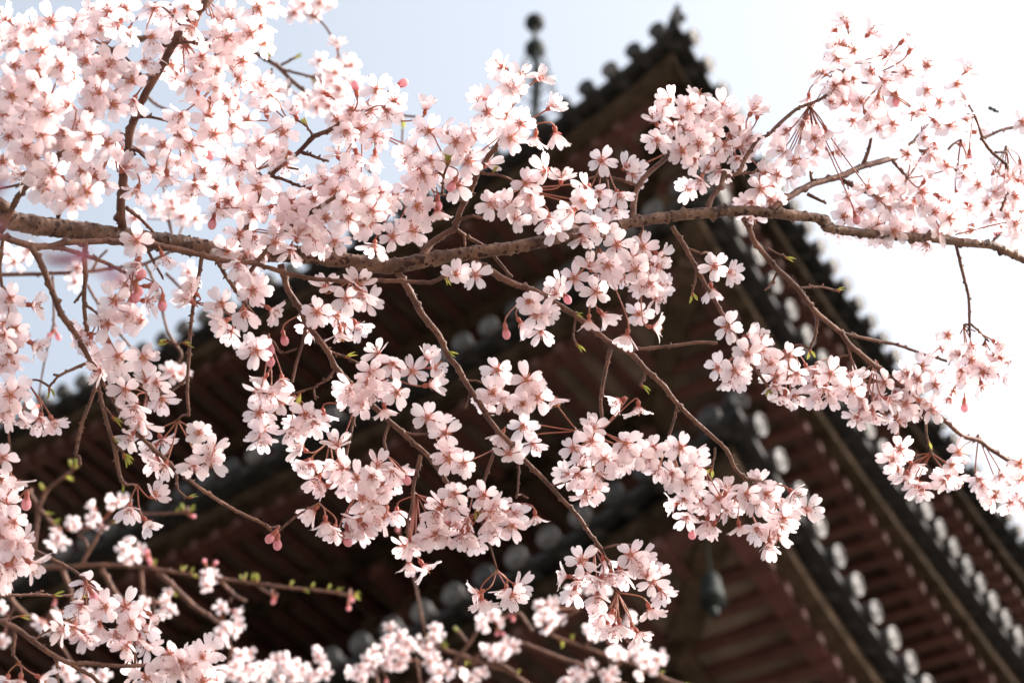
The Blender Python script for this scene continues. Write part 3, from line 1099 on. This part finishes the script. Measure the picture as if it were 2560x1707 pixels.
far5 = tree('straight greenish twig with pale blossoms behind the hanging twigs at left', 'distant cherry branches')
B5 = lambda *a, **k: twig(far5, *a, base=2.7, **k)
B5(5, 8, 5, '-500,350 0,322 300,315 650,295 850,270 1000,245 1200,150')
B5(5, 5, 4, '600,390 650,480 700,560 800,700 900,820')
B5(5, 5, 4, '1140,310 1230,400 1300,470')
B5(5, 5, 4, '360,330 370,480 370,660')
B5(5, 5, 4, '1000,245 1080,420 1150,700 1250,870 1190,980')
B5(5, 5, 4, '630,300 680,210 740,150')

# ---- blossoms as traced: "x,y" faces the camera; "x,y,h" leans towards clock hour h; "p" in profile; "b" seen from behind
FG = {
1: '355,150 160,205,10 515,245 640,110,12 750,85 290,350 890,215,6 230,590 340,680 700,510 910,555 680,640 545,865 735,985 290,925 430,900 365,1185 560,1175 945,1300,6 920,690,6 1280,320 1585,125 1670,420 1250,790,7 1360,650,6p 1490,590 1620,690,6p 1435,800 1310,1000 1475,925 1730,1010 1300,570 1050,1160,6 1150,1210,6p 1340,1270,6 1480,1290 1640,1290,6p 1500,1430,6p 1740,1480 1060,60,6 1200,100,6 1290,50 860,60 130,545,8 500,500,7 20,780 190,770,6 320,780 430,340 420,450 180,1010 235,1090 395,1340,6 480,1385 20,1110 650,1210 710,1250,5 850,1160,2 1480,230,6 1720,230 1560,690 1570,1100 1660,1150,6 1270,1110,7 1420,470 1360,500,6 1500,480 1640,540,5 590,420 120,300 60,260,9 100,450 40,130,9 620,930 560,250,5 230,200 690,200 820,160,7 600,560,7 1130,430,6 200,870,7 1040,250,4 1390,390,6 1610,330 1330,180,7 1560,260 80,660 60,940 260,480 470,720 620,760 780,720 400,1000,6 540,1040 150,1200,8 300,1290 600,1320 1120,1000 1400,1180 1560,1390 1680,1400 1440,700,7 1700,830 1600,860,5 1240,930 1180,330,8 1740,620,4 1530,370,7 990,430,3 770,430',
2: '830,620 470,640,10p 555,825 660,750 950,700 790,760,6 720,885 820,935,5 690,1060,6p 1165,755,12 1190,900 1375,975 1490,940 1100,1030 1200,1100 1460,1110 1390,1270 1120,1150,7 1690,460,10 1630,700 1590,770 1720,790 1750,950 1740,590,12 185,910 30,590 70,770,12 90,650,6 270,790,12 215,1050 200,1130,6 590,1185 490,1250 740,1330 610,1385 480,1500 320,1430 800,1450 850,1320 950,1355 1110,1420 1060,1310,12 1250,1450,6p 1620,1400 1070,1530,6 180,1340,9 235,1390 90,1430,8 700,1260 20,980 30,180,6 20,60 1580,1130,1 1740,1420 250,1460 560,1060,12 640,1180,3 400,1370 540,1320 880,1400,3 700,1420 380,1250,10 1280,900,3 1150,1200,6 1230,1180,5 1040,1080,8 120,1030,8 10,1290 640,1500 780,1530 330,1540 900,760,5 620,900,7 1660,850,6 1440,1030,9 1560,680,9 600,1290,5',
3: '20,615 265,740,2 60,850 10,950 160,940,6p 300,910,5p 190,540,2 615,1105 780,1150,1 830,1200,3 730,1330,5 95,1260 340,1230,12 490,1380 150,1430 600,1320,6 510,1290,8 1215,735 1090,690,9 1275,670,1 1445,725 1300,890 1285,990 1110,880,8 1000,960,7 1170,1040 1345,1160 1560,880 1650,770,1 1460,1000,5 1420,1170,6 1550,1090,5 1230,1290,8 1210,910 1500,810 1710,1300 1650,1390,7 1740,1200 1690,790,12 990,840,11 400,1530 250,1500,6 560,1540 230,1180,9 700,1440,6 20,1500 60,530,12 1380,800 1180,820,10 1390,930 1260,1100,8 1500,940,4 1620,960,4 1400,1080 1300,780 1570,1010,3 1040,780,10 130,1340,7 420,1450,8 560,1420,4 1300,1230,7',
4: '595,345 710,490 450,210,9p 930,280,1p 1095,450 380,500,10 430,700 590,540 640,700 870,650 1095,620 955,500 1300,580 860,850 1070,765 585,830,6 1075,950 270,830,7 400,900,5p 760,880 1360,820,6 1250,860 180,1110 325,1045 65,1200 470,1050,3 60,1000,10 850,1290 1060,1320 1230,1140 1450,1270 1560,1330 1300,1340,6 1150,1460 1400,1450,6 750,1540 520,1490 1120,1060,6 1650,1210,3 1750,840 1740,1440 690,1290,11 890,1540 1250,1500 760,1370 540,160,12 980,340,1 1300,670,6 20,1380 1650,1480 1540,1500,6 1360,1140,7 640,1440,8 480,400 500,300,10 800,560,5 760,680,6 680,790,5 520,700,6 1150,840,5 1180,700 700,230,1 820,370,1 1000,780,6 130,900,8 320,950 520,560,8 460,590,7 1360,500,1 1000,1400,7 1080,1240,1 1180,1360,5 1340,1210,5 1500,1400 1620,1280,3 1700,1350 1740,1250,4 1150,1010,6 960,1060,8 140,1220,5 40,1290,8 110,1040,10 1250,1410 940,1390,11 1700,1540 1560,1180,1',
5: '70,480 220,530,3p 100,690 225,795,4p 60,870,6 110,820,12 120,1110 70,1150 160,1310,6p 275,1310,6 360,1320,5p 30,1280,7 785,500 870,400,10 740,660 970,640 1010,500,3 740,825,6p 985,890 820,970 620,770,7 860,1110 1070,1060,5 1110,1170,5 930,1210,6 990,1360,5 1110,1450,5 900,1430,7 1370,1405 1460,1530 940,90 950,230,6 1120,195,5p 1525,520 1310,500,10 1550,640,8 1680,580,6 1590,710,7 1650,40 1640,240,6 1740,430 1740,850 20,560,8 600,730,9 700,890,9 740,960,8 1000,1050,12 690,980,9 850,560,7 900,580,6 1340,440,11 1560,160 1700,150,6 10,660,7 20,930 960,1300,7 30,740,7 40,1180,8 100,1230,7 10,1210 1660,330,6 1740,330,7 810,880 1060,1500,8',
6: '475,405,12 705,390,12 620,485 420,580 770,505,4 690,660,5 580,715,6p 940,60 815,120,6 1085,20 1375,320 1510,320 100,560,4p 20,420 790,990 840,860,11 940,930 1075,985 1180,900,1 1190,1080,3p 770,1060 970,1130 640,1150,9 720,1160 885,1240,6p 1180,1300 1300,1410 1660,975 1630,1130 1690,1420,7p 1320,1540,6 180,1040,6 60,1030,7p 170,1190 340,1280 335,1320,6 465,1280,5p 250,1370,6 20,1120,7 20,1270 40,1380 0,840 560,600,6 30,1450,6 320,1520,10 1740,1550 560,1490,12 380,690,8 730,1200 860,1060,5 1230,960,3 660,1100,8 780,1130,5 610,660,7 720,440,6 290,1330,7 400,1330,6 100,1130,6 1250,1330,4 1700,1170,5 1590,1180,7 130,100 60,170,7 -10,60,6 280,60,12 240,150,6 180,40,8 400,60 460,110,7 540,90,5 350,30',
7: '720,115 900,130 1010,180,4 430,345 660,260 850,290 580,440 300,450,10 115,505 165,590 220,580,4 870,590 990,480,4 970,680,3p 790,735,6p 530,630,6p 620,590,4p 60,650,5p 200,710,6 1395,265 1490,300,4 1370,415,6p 1480,680 1620,740,2p 1420,960 1530,980 1540,1010,5 1620,870 1710,830 100,1045 75,1210 175,1165 275,1170,4p 75,1360 140,1480,6 750,1185,8p 870,1225,6p 420,1510 550,1460 610,1530 780,1480 970,1510 1160,1510 950,380,6 1010,400,3 760,200,7 830,210 490,60,6 640,10 640,330,8 900,390,6 300,10 1740,900 540,270,11 330,390,9 770,340,6 1000,260,4 930,250 1700,760,1 1480,1020,6 510,1530,6 860,1540 1240,1550,3 560,1380,12 130,1110,4',
8: '140,880 20,930 265,960,6 325,980,6 430,1000 115,1150,6p 60,1020 320,1060,6 575,1110 430,1150,6 550,1000,4 660,1240 735,1160,5 790,1280,6p 900,1070 1060,950 1150,1080 1240,735 1400,810,6 1570,790,4 1400,910 1370,1045 1130,1250 950,1210 1250,1170,7 1540,960 1610,900,4 490,20,7 790,70,6p 1090,110,6 910,1520 1200,830,7 1280,1120,7 1470,1080,6 1200,1000,8 900,1320,5 340,1150,7 200,1000,7 700,20 870,20 1000,20 1180,20 1400,10,7 1700,40 1310,1540 640,1170,8 830,1180,4 720,1270,6 610,1300,7 860,1260,5 1030,1040,9 1330,980,8 1480,990 1600,1010,4 1560,880,3 1320,870,9 480,1080,8 390,1100,7 1010,1240,7 1050,1190,4 960,1000,9 800,1060,9 620,1050,2 880,1150,6 180,1150,5 50,1080,6',
9: '40,210,6 105,175,5p 100,455 150,590,3p 20,540 80,750,6 215,740,4p 20,10 600,880 555,1030,6 865,1035 510,1180,6 690,1165,6p 910,1150 1045,1100,4p 960,1260,6 800,1230,6 1170,1365 1400,1390 1325,1495 1010,1530 895,355,6 1070,270,2 1010,450,5p 1090,20,8 1340,60,6 1450,30 1140,60,7 280,1530,4p 50,1545,6 1250,1420 90,580,6 20,640,7 110,680,5 10,280,8 40,330 30,760,8 60,820,7 150,730,6 730,1040 640,1080,4 950,1090 1000,1170,5 880,1200,7 1020,1310,4 880,1310,7 1260,1370,3 1440,1340,2 1330,1430 1200,1480 1450,1480,5 1100,1530,7 950,1500,10 1400,1560 140,1540,6 1500,1560 440,1200,9 580,1230,5 30,450,9 10,160 0,840',
10: '350,40,7 430,150,7 480,210,8 610,160,6 700,150 800,140 840,60,2 940,100,6 990,110,5 820,230,4 735,290 740,390 400,370,8 480,450,6p 630,510,6p 740,470 700,450,8 900,380,6 975,380,6 1070,590,6 1170,550 1055,735,6p 1155,750,5p 1240,540 1320,530,7 1390,470,6 1470,520,6 1640,500,6 1720,400 1770,480 1370,260 1285,340,8 1580,270 1640,330 1330,20 1440,50 1545,940,8p 1560,985,6p 1725,920,6p 600,80,9 560,60,6 540,500,7 880,210,5 660,200,7 780,430,4 800,330,4 720,520,6 1030,620,8 1420,540,6 1500,580,5 1360,340,5 1260,380,7 1600,440,5 1300,480,8 1480,430,8 870,430,8 1620,390,4 390,60,6 960,150,7',
11: '1255,75 1140,170 1010,80,7 1240,220,6 1190,300,7 1300,310,6 1430,290 1530,320,6 1620,260 1760,260 1350,450,6 1570,480,6p 1690,500,6 450,120,6 590,120,5 560,220 640,20 480,720 820,680 640,720,5 745,790,6 970,865 610,850,7 450,860,6 590,970,6 950,1050,5p 660,1170,6 690,1090,7 830,1180,6p 740,1160,6p 900,700,3 1030,930,5 20,400 160,410,6p 40,900,4 0,960 380,830,9p 950,10 760,10,6 1480,240,12 720,30,5 1110,120,8 1200,170 1270,150,5 1370,340,6 1480,370,5 1680,300,6 1700,190,12 1130,330,9p 1390,480,7 1720,520,5 520,190,8 510,270,6 390,130,9 860,740,4 790,830,7 680,820,6 930,830,11 1000,830,1 520,820,7 430,930,7 620,1080,8 700,1190,7 620,1170,9 870,1220,5 1210,420,7 470,20,5',
12: '870,20 960,130,7 1030,190,6 1270,60 1250,130,6 1460,160,6 1610,130,6 1680,320,6 1750,150 30,280 130,390 270,370,2 90,490,6 110,430,7 170,250,4 1740,50 1560,290,7 10,600,6 1220,170,8 1310,150,5 900,90,9 1000,60,5 1060,230,5 1650,200,7 1760,320,5 1720,240,4 1560,230,7 40,330,9 70,540,7 1480,200,4 60,470,9',
}
BGF = {
'far1': [(9, '820,310,6 650,360,11 640,440 700,480,5 510,460 400,520,8 430,590 370,600,7 860,640 920,690 900,610,12 960,650,3 880,720,7 1430,820 1440,890 1460,830,2 1530,1040 1620,1070,4 1560,1190 1620,1200 1550,1270,7 1670,1370 1720,1360,3 300,1150 270,1130,9 330,1180,5 1160,1000 1130,1060,7 1010,1020 700,1000 660,1060 420,1080,8 590,1180 620,1170 470,1500 720,1510 590,1510 1600,1500 1720,1500 10,1050 10,1290 480,1540 1100,1540 1500,1540 1640,1440 1700,1460,5 1560,1480 1170,950,12 1180,1060 560,1120 600,1080,9 1660,1530 1760,1470 440,1460 640,1540 400,560 480,500,2 660,410 850,300,2 790,320,9 1520,1230 1640,1160,3')],
'far2': [(10, '150,1400,12 190,1440 240,1450 140,1480,9 330,1460 300,1510 420,1500 430,1390 30,1450 20,1530 420,1360,12 480,1500 250,1520 930,1190,12 920,1250 1000,1240 1050,1290 900,1310,9 980,1340 1020,1370 850,1390,9 900,1430 1000,1430 960,1450,6 1130,1290 1190,1340 1160,1340,7 1240,1390 1310,1430,4 1220,1460 1270,1490 1330,1500,4 1240,1560 770,1410,12 780,1470 720,1450 660,1490,9 740,1540 1240,1200,12 1230,1250 1570,1130,9 1630,1110,1 1670,1150,3 1580,1170,7 1640,1090 1600,1320,9 1640,1340 1700,1370,5 1740,1290,1 1720,1330 1450,1500,9 1520,1510 1560,1500,2 1490,1540 200,1390 110,1440,9 280,1430 370,1540 160,1540 460,1450,2 60,1490 940,1350 1080,1320 1200,1420 820,1350,10 700,1500 1260,1230,3 1620,1360'),
         (11, '190,1040 240,1020,12 290,1010,1 240,1080 280,1130 200,1130,9 240,1190,6 330,1120,3 540,1190 600,1220 820,1110 800,1130,6 420,930 640,930 530,900 690,1330 740,1360 790,1360,4 900,1330 940,1360,4 900,1410 1030,1380,2 1010,1400 960,1470,4 890,1510,8 440,1490 500,1500 540,1450,1 640,1500 690,1490 660,1540 370,1550 10,1310 870,1370 560,1230,8 580,1170 270,1060 710,1350,8 460,1540 420,1510,9 690,1540,4 850,1330 930,1410')],
'far3': [(2, '290,60,8 390,110 480,30 560,320,12 440,420 660,450 545,500 480,500,8 570,610 420,740 340,720,8 690,570 450,560 500,730 600,650 260,90 330,30 410,60,2 440,20 620,430,12 520,460 400,690,9 460,690 180,600 140,620 1000,1050 520,560 600,580,4 330,690,10')],
'far5': [(5, '70,180 180,180 530,270 520,370 1320,350 1240,460 250,1230,8 100,230 40,150 200,150 1300,300 1280,480 1200,1020 1170,990,12 1240,1000,2'),
         (1, '1000,930 1160,1120 1090,1440 1250,1400 1250,1490 1340,1500 1060,1420 1180,1390 990,970 1190,1440 1300,1370 930,1500')],
}
for c_, tx in FG.items():
    for tk in tx.split():
        q = tk.split(',')
        x, y = px(c_, float(q[0]), float(q[1]))
        h = q[2] if len(q) > 2 else ''
        best = None
        for t in (main, second, low1, low2, edge):
            for s in t.samples:
                e = (s[0] - x) ** 2 + (s[1] - y) ** 2
                if best is None or e < best[0]:
                    best = (e, t)
        best[1].fl.append((x, y, h, 'open'))
        if c_ in (1, 2, 4) and rnd.random() < (0.30 if c_ != 2 else 0.14):      # the thick masses carry a second layer behind
            g_ = rnd.uniform(0, 6.28)
            k_ = rnd.uniform(34, 60)
            best[1].fl.append((x + k_ * math.cos(g_), y + k_ * math.sin(g_), rnd.choice(('', '6', '5', '7', '9', '3', '6p')), 'rear'))
for nm, rows in BGF.items():
    t = {'far1': far1, 'far2': far2, 'far3': far3, 'far5': far5}[nm]
    for c_, tx in rows:
        for tk in tx.split():
            q = tk.split(',')
            x, y = px(c_, float(q[0]), float(q[1]))
            t.fl.append((x, y, q[2] if len(q) > 2 else '', 'open'))
# flower buds and leaf buds
def nearest_tree(x, y, trees):
    return min(trees, key=lambda t: min((s[0] - x) ** 2 + (s[1] - y) ** 2 for s in t.samples))
NEAR = (main, second, low1, low2, low3, edge)
for c_, tx in {2: '690,630,12 980,590,2 1250,1380,6', 5: '950,350,1 940,440,6 1020,400,3 850,480,8 905,490,6 930,400,5', 6: '190,740,5 100,880,6 95,800,6',
               10: '150,575,6 120,540,7', 4: '1385,1060,6 1710,1380,6', 7: '', 9: '185,290,6'}.items():
    for tk in tx.split():
        a, b, h = tk.split(',')
        x, y = px(c_, float(a), float(b))
        nearest_tree(x, y, NEAR).fl.append((x, y, h + 'p', 'bud'))
for t, c_, tx in ((far1, 9, '1030,690,6 1040,720,6 1420,740,11 1480,750,1 1320,410,4 185,290,6 380,1000,6 1010,680,12'), (far1, 10, '120,970,6 640,1030,6 655,975,5 130,990,7'),
                  (far2, 10, '1670,1210,6 1690,1220,4 980,490,6 900,1540,6'), (far2, 11, '10,1110,6 0,1090,8'), (far5, 5, '360,720,7 390,730,5')):
    for tk in tx.split():
        a, b, h = tk.split(',')
        x, y = px(c_, float(a), float(b))
        t.fl.append((x, y, h + 'p', 'bud'))
for c_, tx in {2: '70,900,11 350,880,11 1380,860,1 1330,1080,12 1610,1330,1', 3: '180,670,1', 4: '770,330,1', 5: '1170,770,9 1260,800,4 780,1420,4 830,1550,5 1340,1550,4 770,1290,5 300,1150,6', 
               6: '320,1190,7 1440,480,5 1200,880,4 620,850,3', 7: '430,790,5 500,455,3 1240,440,6 930,1100,5 1510,800,5 1750,1100,6 1060,1470,6', 8: '100,195,4 470,435,3 20,1115,5 270,910,6 1160,1450,5',
               9: '360,920,3 590,965,4 150,1105,3 790,220,6 850,20,6 1290,285,3', 10: '1660,640,4 1690,740,4 580,340,7 1545,430,6', 11: '870,945,3 1270,240,7'}.items():
    for tk in tx.split():
        a, b, h = tk.split(',')
        x, y = px(c_, float(a), float(b))
        nearest_tree(x, y, NEAR).leaves.append((x, y, float(h)))
for t, c_, tx in ((far1, 9, '500,80,12 590,50,1 540,130,2 450,170,4 270,210,11 340,360,3 390,420,3 800,510,3 1200,360,2 1340,370,2 1280,330,12 1090,690,1 1250,760,1 1310,800,1 1290,870,4 1690,810,12 1750,810,1 1180,930,6 760,1330,6'),
                  (far1, 10, '10,790,1 240,880,1 370,880,1 480,900,1 540,920,2 300,940,4 700,960,2 690,990,4'), (far2, 10, '1110,1190,1 1310,1270,1 1390,1240,11 1260,1310,3 1460,1370,6'),
                  (far2, 11, '1020,1500,2 800,990,3 430,1240,1 310,1310,6 1190,1560,3 20,1510,1 240,1560,1'), (far3, 2, '75,375,2 250,410,2 980,840,6 350,560,4')):
    for tk in tx.split():
        a, b, h = tk.split(',')
        x, y = px(c_, float(a), float(b))
        t.leaves.append((x, y, float(h)))

# ---- build
def axis_of(h, kind):
    """facing of a flower: mostly towards the camera, or leaning to a clock hour in view"""
    if h == '':
        a = rnd.uniform(0, 6.28)
        tilt = abs(rnd.gauss(0, 0.30))
        if rnd.random() < 0.5:
            a = -math.pi / 2 + rnd.gauss(0, 0.9)
    else:
        pro = h[-1]
        num = float(h.rstrip('pb'))
        a = math.pi / 2 - num * math.pi / 6 + rnd.gauss(0, 0.16)
        tilt = {'p': R(83), 'b': R(120)}.get(pro, R(52)) + rnd.gauss(0, 0.12)
    return (RIGHT * math.cos(a) + UP * math.sin(a)) * math.sin(tilt) - FWD * math.cos(tilt)

UNIT = 0.0149                                  # petal length in metres
def bez(a, b, c, d, n):
    return [a * (1 - t) ** 3 + b * 3 * t * (1 - t) ** 2 + c * 3 * t * t * (1 - t) + d * t ** 3 for t in [i / n for i in range(n + 1)]]

stats = []
for t in TREES:
    far = t.group.startswith('distant')
    sp0 = t.twigs[0]
    mid = sp0[len(sp0) // 2]
    base = world(*sp0[0][:3])
    mb = MB()
    def limb(mb, sp, seed):
        sides = 12 if sp[0][3] > 14 else 8
        mb.tube([world(q[0], q[1], q[2]) - base for q in sp], [max(q[3], 2.6) * q[2] / FPX if not far else max(q[3], 2.6) * q[2] / FPX for q in sp], M_BARK if sp[0][3] > 15 else M_TWIG, sides, 0.0 if far else 0.13, seed=seed)
    def spurs(mb, sp):
        # dormant buds and leaf scars standing off the bark
        if far or sp[0][3] > 15:
            return
        for q0, q1 in zip(sp[1:-1], sp[2:]):
            if rnd.random() < 0.16:
                a = world(q0[0], q0[1], q0[2]) - base
                d = world(q1[0], q1[1], q1[2]) - base - a
                if d.length < 1e-6:
                    continue
                d.normalize()
                rr = max(q0[3], 2.6) * q0[2] / FPX
                ang = rnd.uniform(0, 6.28)
                o1 = d.orthogonal().normalized()
                side = o1 * math.cos(ang) + d.cross(o1) * math.sin(ang)
                k = rnd.uniform(0.5, 1.1)
                mb.lathe(a + side * rr * 0.75, side + d * rnd.uniform(0.3, 1.0), [(0.0008 * k, 0), (0.00085 * k, 0.0009 * k), (0.0005 * k, 0.0021 * k), (0.0001, 0.0027 * k)], M_TWIG, 6)
    limb(mb, sp0, 1)
    spurs(mb, sp0)
    root = link('cherry_branch', mb.mesh('cherry_branch'), None, base)
    tag(root, t.label, 'cherry branch', t.group)
    for i, sp in enumerate(t.twigs[1:]):
        mb = MB()
        limb(mb, sp, i)
        spurs(mb, sp)
        link('twig', mb.mesh('twig'), root)
    # group flowers into clusters, greedily from the top of the picture down
    rad = (62 if t is not main else 80) if not far else 48
    fl = sorted(t.fl, key=lambda q: (q[1] + 0.35 * q[0]))
    used = [False] * len(fl)
    clusters = []
    for i, a in enumerate(fl):
        if used[i]:
            continue
        used[i] = True
        mem = [a]
        near = sorted((math.hypot(b[0] - a[0], b[1] - a[1]), j) for j, b in enumerate(fl) if not used[j])
        for dist, j in near:
            if len(mem) >= 9 or dist > rad * 1.7:
                break
            mem.append(fl[j])
            used[j] = True
        clusters.append(mem)
    # merge lone blossoms into the nearest cluster
    changed = True
    while changed and len(clusters) > 1:
        changed = False
        for c in clusters:
            if len(c) <= (1 if len(clusters) <= 95 else 4):
                cx, cy = sum(q[0] for q in c) / len(c), sum(q[1] for q in c) / len(c)
                o = min((k for k in clusters if k is not c), key=lambda k: min(math.hypot(q[0] - cx, q[1] - cy) for q in k))
                dmin = min(math.hypot(q[0] - cx, q[1] - cy) for q in o)
                if dmin < 105 and len(o) < 11:
                    o += c
                    clusters.remove(c)
                    changed = True
                    break
    nfl = 0
    for ci, mem in enumerate(clusters):
        cx = sum(q[0] for q in mem) / len(mem)
        cy = sum(q[1] for q in mem) / len(mem)
        hang = sum(1 for q in mem if q[2] and float(q[2].rstrip('pb')) in (4, 5, 6, 7, 8)) / len(mem)
        if hang > 0.4 and not far:                 # hanging sprays: the stalks fan out from a node above
            cy = min(q[1] for q in mem) - 26
        s = min(t.samples, key=lambda q: (q[0] - cx) ** 2 + (q[1] - cy - 0) ** 2 + (3000 if q[1] > cy + 30 else 0))
        dist = math.hypot(s[0] - cx, s[1] - cy)
        sd = s[2]
        reach = 55 if not far else 26
        if hang > 0.4 and not far:
            reach = 16
        k = 0 if dist < reach else 1 - reach / dist
        nx, ny = s[0] + (cx - s[0]) * k, s[1] + (cy - s[1]) * k
        if k == 0 and dist < 18:
            ny -= 14
        nd = sd + (0.012 if not far else 0.02)
        node = world(nx, ny, nd)
        tw = world(s[0], s[1], sd)
        mb = MB()
        if (node - tw).length > 0.004:
            b = tw + (node - tw) * 0.5 + UP * ((node - tw).length * rnd.uniform(0.05, 0.18))
            mb.tube([q - node for q in bez(tw, b, b, node, 5)], [2.9 * sd / FPX * (1.25 - 0.08 * i) for i in range(6)], M_TWIG, 6, 0.08)
        # bud scales at the node
        for q in range(6):
            d = (Vector((rnd.gauss(0, 1), rnd.gauss(0, 1), rnd.gauss(0, 1))).normalized() - UP * 0.7).normalized()
            sx = d.orthogonal().normalized()
            L = rnd.uniform(0.0022, 0.0042)
            mb.add([sx * 0.0012, -sx * 0.0012, d * L * 0.6 - sx * 0.0014, d * L, d * L * 0.6 + sx * 0.0014], [(0, 1, 2, 3, 4)], M_SCALE)
        items = []
        if not far and len(mem) >= 4 and rnd.random() < 0.16:      # a late bud in the spray
            q = rnd.choice(mem)
            mem = mem + [(q[0] + rnd.uniform(-40, 40), q[1] + rnd.uniform(10, 45), rnd.choice(('5p', '6p', '7p')), 'bud')]
        for (x, y, h, kind) in mem:
            dd = sd + rnd.uniform(-0.022, 0.02) * (1 if not far else 2.0)
            if kind == 'rear':
                dd += 0.03
            elif h == '':
                dd -= 0.012
            p = world(x, y, dd)
            ax = axis_of(h, kind)
            size = UNIT * rnd.uniform(0.92, 1.08)
            if kind == 'bud':
                size *= 0.95
            back = p - ax * size * 0.36
            L = (back - node).length
            droop = (back - node).normalized()
            pts = bez(node, node + (droop * 0.6 - UP * 0.1 + FWD * 0.15) * L * 0.4, back - ax * min(L * 0.4, 0.008), back, 6)
            mb.tube([q - node for q in pts], [0.00062] * 6 + [0.00085], M_STALK, 5)
            items.append((p, ax, size, h, kind))
        cl = link('blossom_cluster', mb.mesh('blossom_cluster'), root, node - base)
        for p, ax, size, h, kind in items:
            if kind == 'bud':
                me = rnd.choice(BUDS)
            elif h == '':
                me = rnd.choice(OPEN if rnd.random() < 0.88 else BELL)
            elif 'p' in h:
                me = rnd.choice(BELL)
            else:
                me = rnd.choice(OPEN + BELL)
            o = link('flower_bud' if kind == 'bud' else 'blossom', me, cl, p - node)
            m = ax.to_track_quat('Z', 'Y').to_matrix() @ Matrix.Rotation(rnd.uniform(0, 6.28), 3, 'Z')
            o.rotation_euler = m.to_euler()
            o.scale = (size, size, size)
            nfl += 1
    for (x, y, hour) in t.leaves:
        s = min(t.samples, key=lambda q: (q[0] - x) ** 2 + (q[1] - y) ** 2)
        a = math.pi / 2 - hour * math.pi / 6
        d = (RIGHT * math.cos(a) + UP * math.sin(a) - FWD * rnd.uniform(-0.3, 0.3)).normalized()
        near = math.hypot(s[0] - x, s[1] - y)
        L = 0.0115 if not far else 0.018
        o0 = world(s[0], s[1], s[2])             # leaf buds sit on the bark
        if near > 120:
            continue
        o = link('leaf_bud', rnd.choice(LEAVES), root, o0 - base)
        o.rotation_euler = d.to_track_quat('Z', 'Y').to_euler()
        o.scale = (L,) * 3
    stats.append((t.label[:30], len(t.twigs), len(clusters), nfl, len(t.leaves)))
print('STATS', stats)

# ---- a twig with maroon shoots close to the lens, and an insect in flight
mb = MB()
FD = 0.62
def wp(c, x, y, d=FD):
    return world(*px(c, x, y), d)
b0 = wp(5, -300, -200)
sp = spline([(*px(5, x, y), FD, r) for x, y, r in ((-300, -200, 8), (-60, -60, 7), (120, 20, 6), (260, 130, 5), (330, 250, 4))], 8)
mb.tube([world(q[0], q[1], q[2]) - b0 for q in sp], [q[3] * q[2] / FPX for q in sp], M_TWIG, 7, 0.05)
near = link('cherry_branch', mb.mesh('cherry_branch'), None, b0)
tag(near, 'short blurred twig with maroon young leaves close to the lens at the left edge', 'cherry branch')
for x, y, a, L in ((310, 200, -12, 0.011), (420, 215, 8, 0.009), (680, 290, -25, 0.0085), (60, -40, 200, 0.010), (40, -380, 240, 0.008)):
    mb = MB()
    d = RIGHT * math.cos(R(a)) + UP * math.sin(R(a))
    s = (UP * math.cos(R(a)) - RIGHT * math.sin(R(a)) + FWD * 0.6).normalized()
    c0 = wp(5, x, y)
    vs, fs = [], []
    n_ = d.cross(s)
    for j in range(7):
        v = j / 6
        hw = L * 0.22 * math.sin(math.pi * (0.06 + 0.92 * v))
        c = d * (L * v) + n_ * (L * 0.2 * v * v)
        vs += [c - s * hw, c + n_ * hw * 0.3, c + s * hw]
    for j in range(6):
        for i in (0, 1):
            fs.append((j * 3 + i, j * 3 + i + 1, j * 3 + i + 4, j * 3 + i + 3))
    q = min(sp, key=lambda q: (q[0] - px(5, x, y)[0]) ** 2 + (q[1] - px(5, x, y)[1]) ** 2)
    w0 = world(q[0], q[1], q[2])
    st_ = bez(w0 - c0, (w0 - c0) * 0.6 + UP * 0.004, (w0 - c0) * 0.3, Vector((0, 0, 0)), 5)
    mb.add(vs, fs, M_MAROON)
    mb.tube(st_, [0.0006] * 6, M_STALK, 5)
    link('young_leaf', mb.mesh('young_leaf'), near, c0 - b0)

ip = world(*px(4, 1550, 755), 2.35)
ins = bpy.data.objects.new('flying_insect', None)
COL.objects.link(ins)
ins.location = ip
tag(ins, 'small dark insect flying in the pale sky at upper right', 'insect')
mb = MB()
ad = (RIGHT * 0.9 - UP * 0.35 + FWD * 0.2).normalized()
mb.lathe(-ad * 0.006, ad, [(0.0005, 0), (0.0016, 0.001), (0.0021, 0.0035), (0.0012, 0.0052), (0.0021, 0.0068), (0.0021, 0.0090), (0.0010, 0.0098), (0.0015, 0.0108), (0.0013, 0.0122), (0.0004, 0.0130)], M_CHITIN, 12)
link('insect_body', mb.mesh('insect_body'), ins)
for sg in (-1, 1):
    mb = MB()
    wd = (UP * 0.7 * sg + FWD * 0.6 - RIGHT * 0.5).normalized() if sg > 0 else (-UP * 0.15 - FWD * 0.8 - RIGHT * 0.6).normalized()
    o_ = ad * 0.002
    vs = [o_ + ad * 0.0006]
    for j in range(10):
        g_ = math.pi * j / 9
        vs.append(o_ + wd * 0.0075 * (0.15 + 0.85 * math.sin(g_ * 0.5 + 0.25) ** 1.2) * (1 - 0.1 * j / 9) + ad * 0.0021 * math.cos(g_))
    mb.add(vs, [tuple(range(len(vs)))], M_CHITIN)
    link('wing', mb.mesh('wing'), ins)
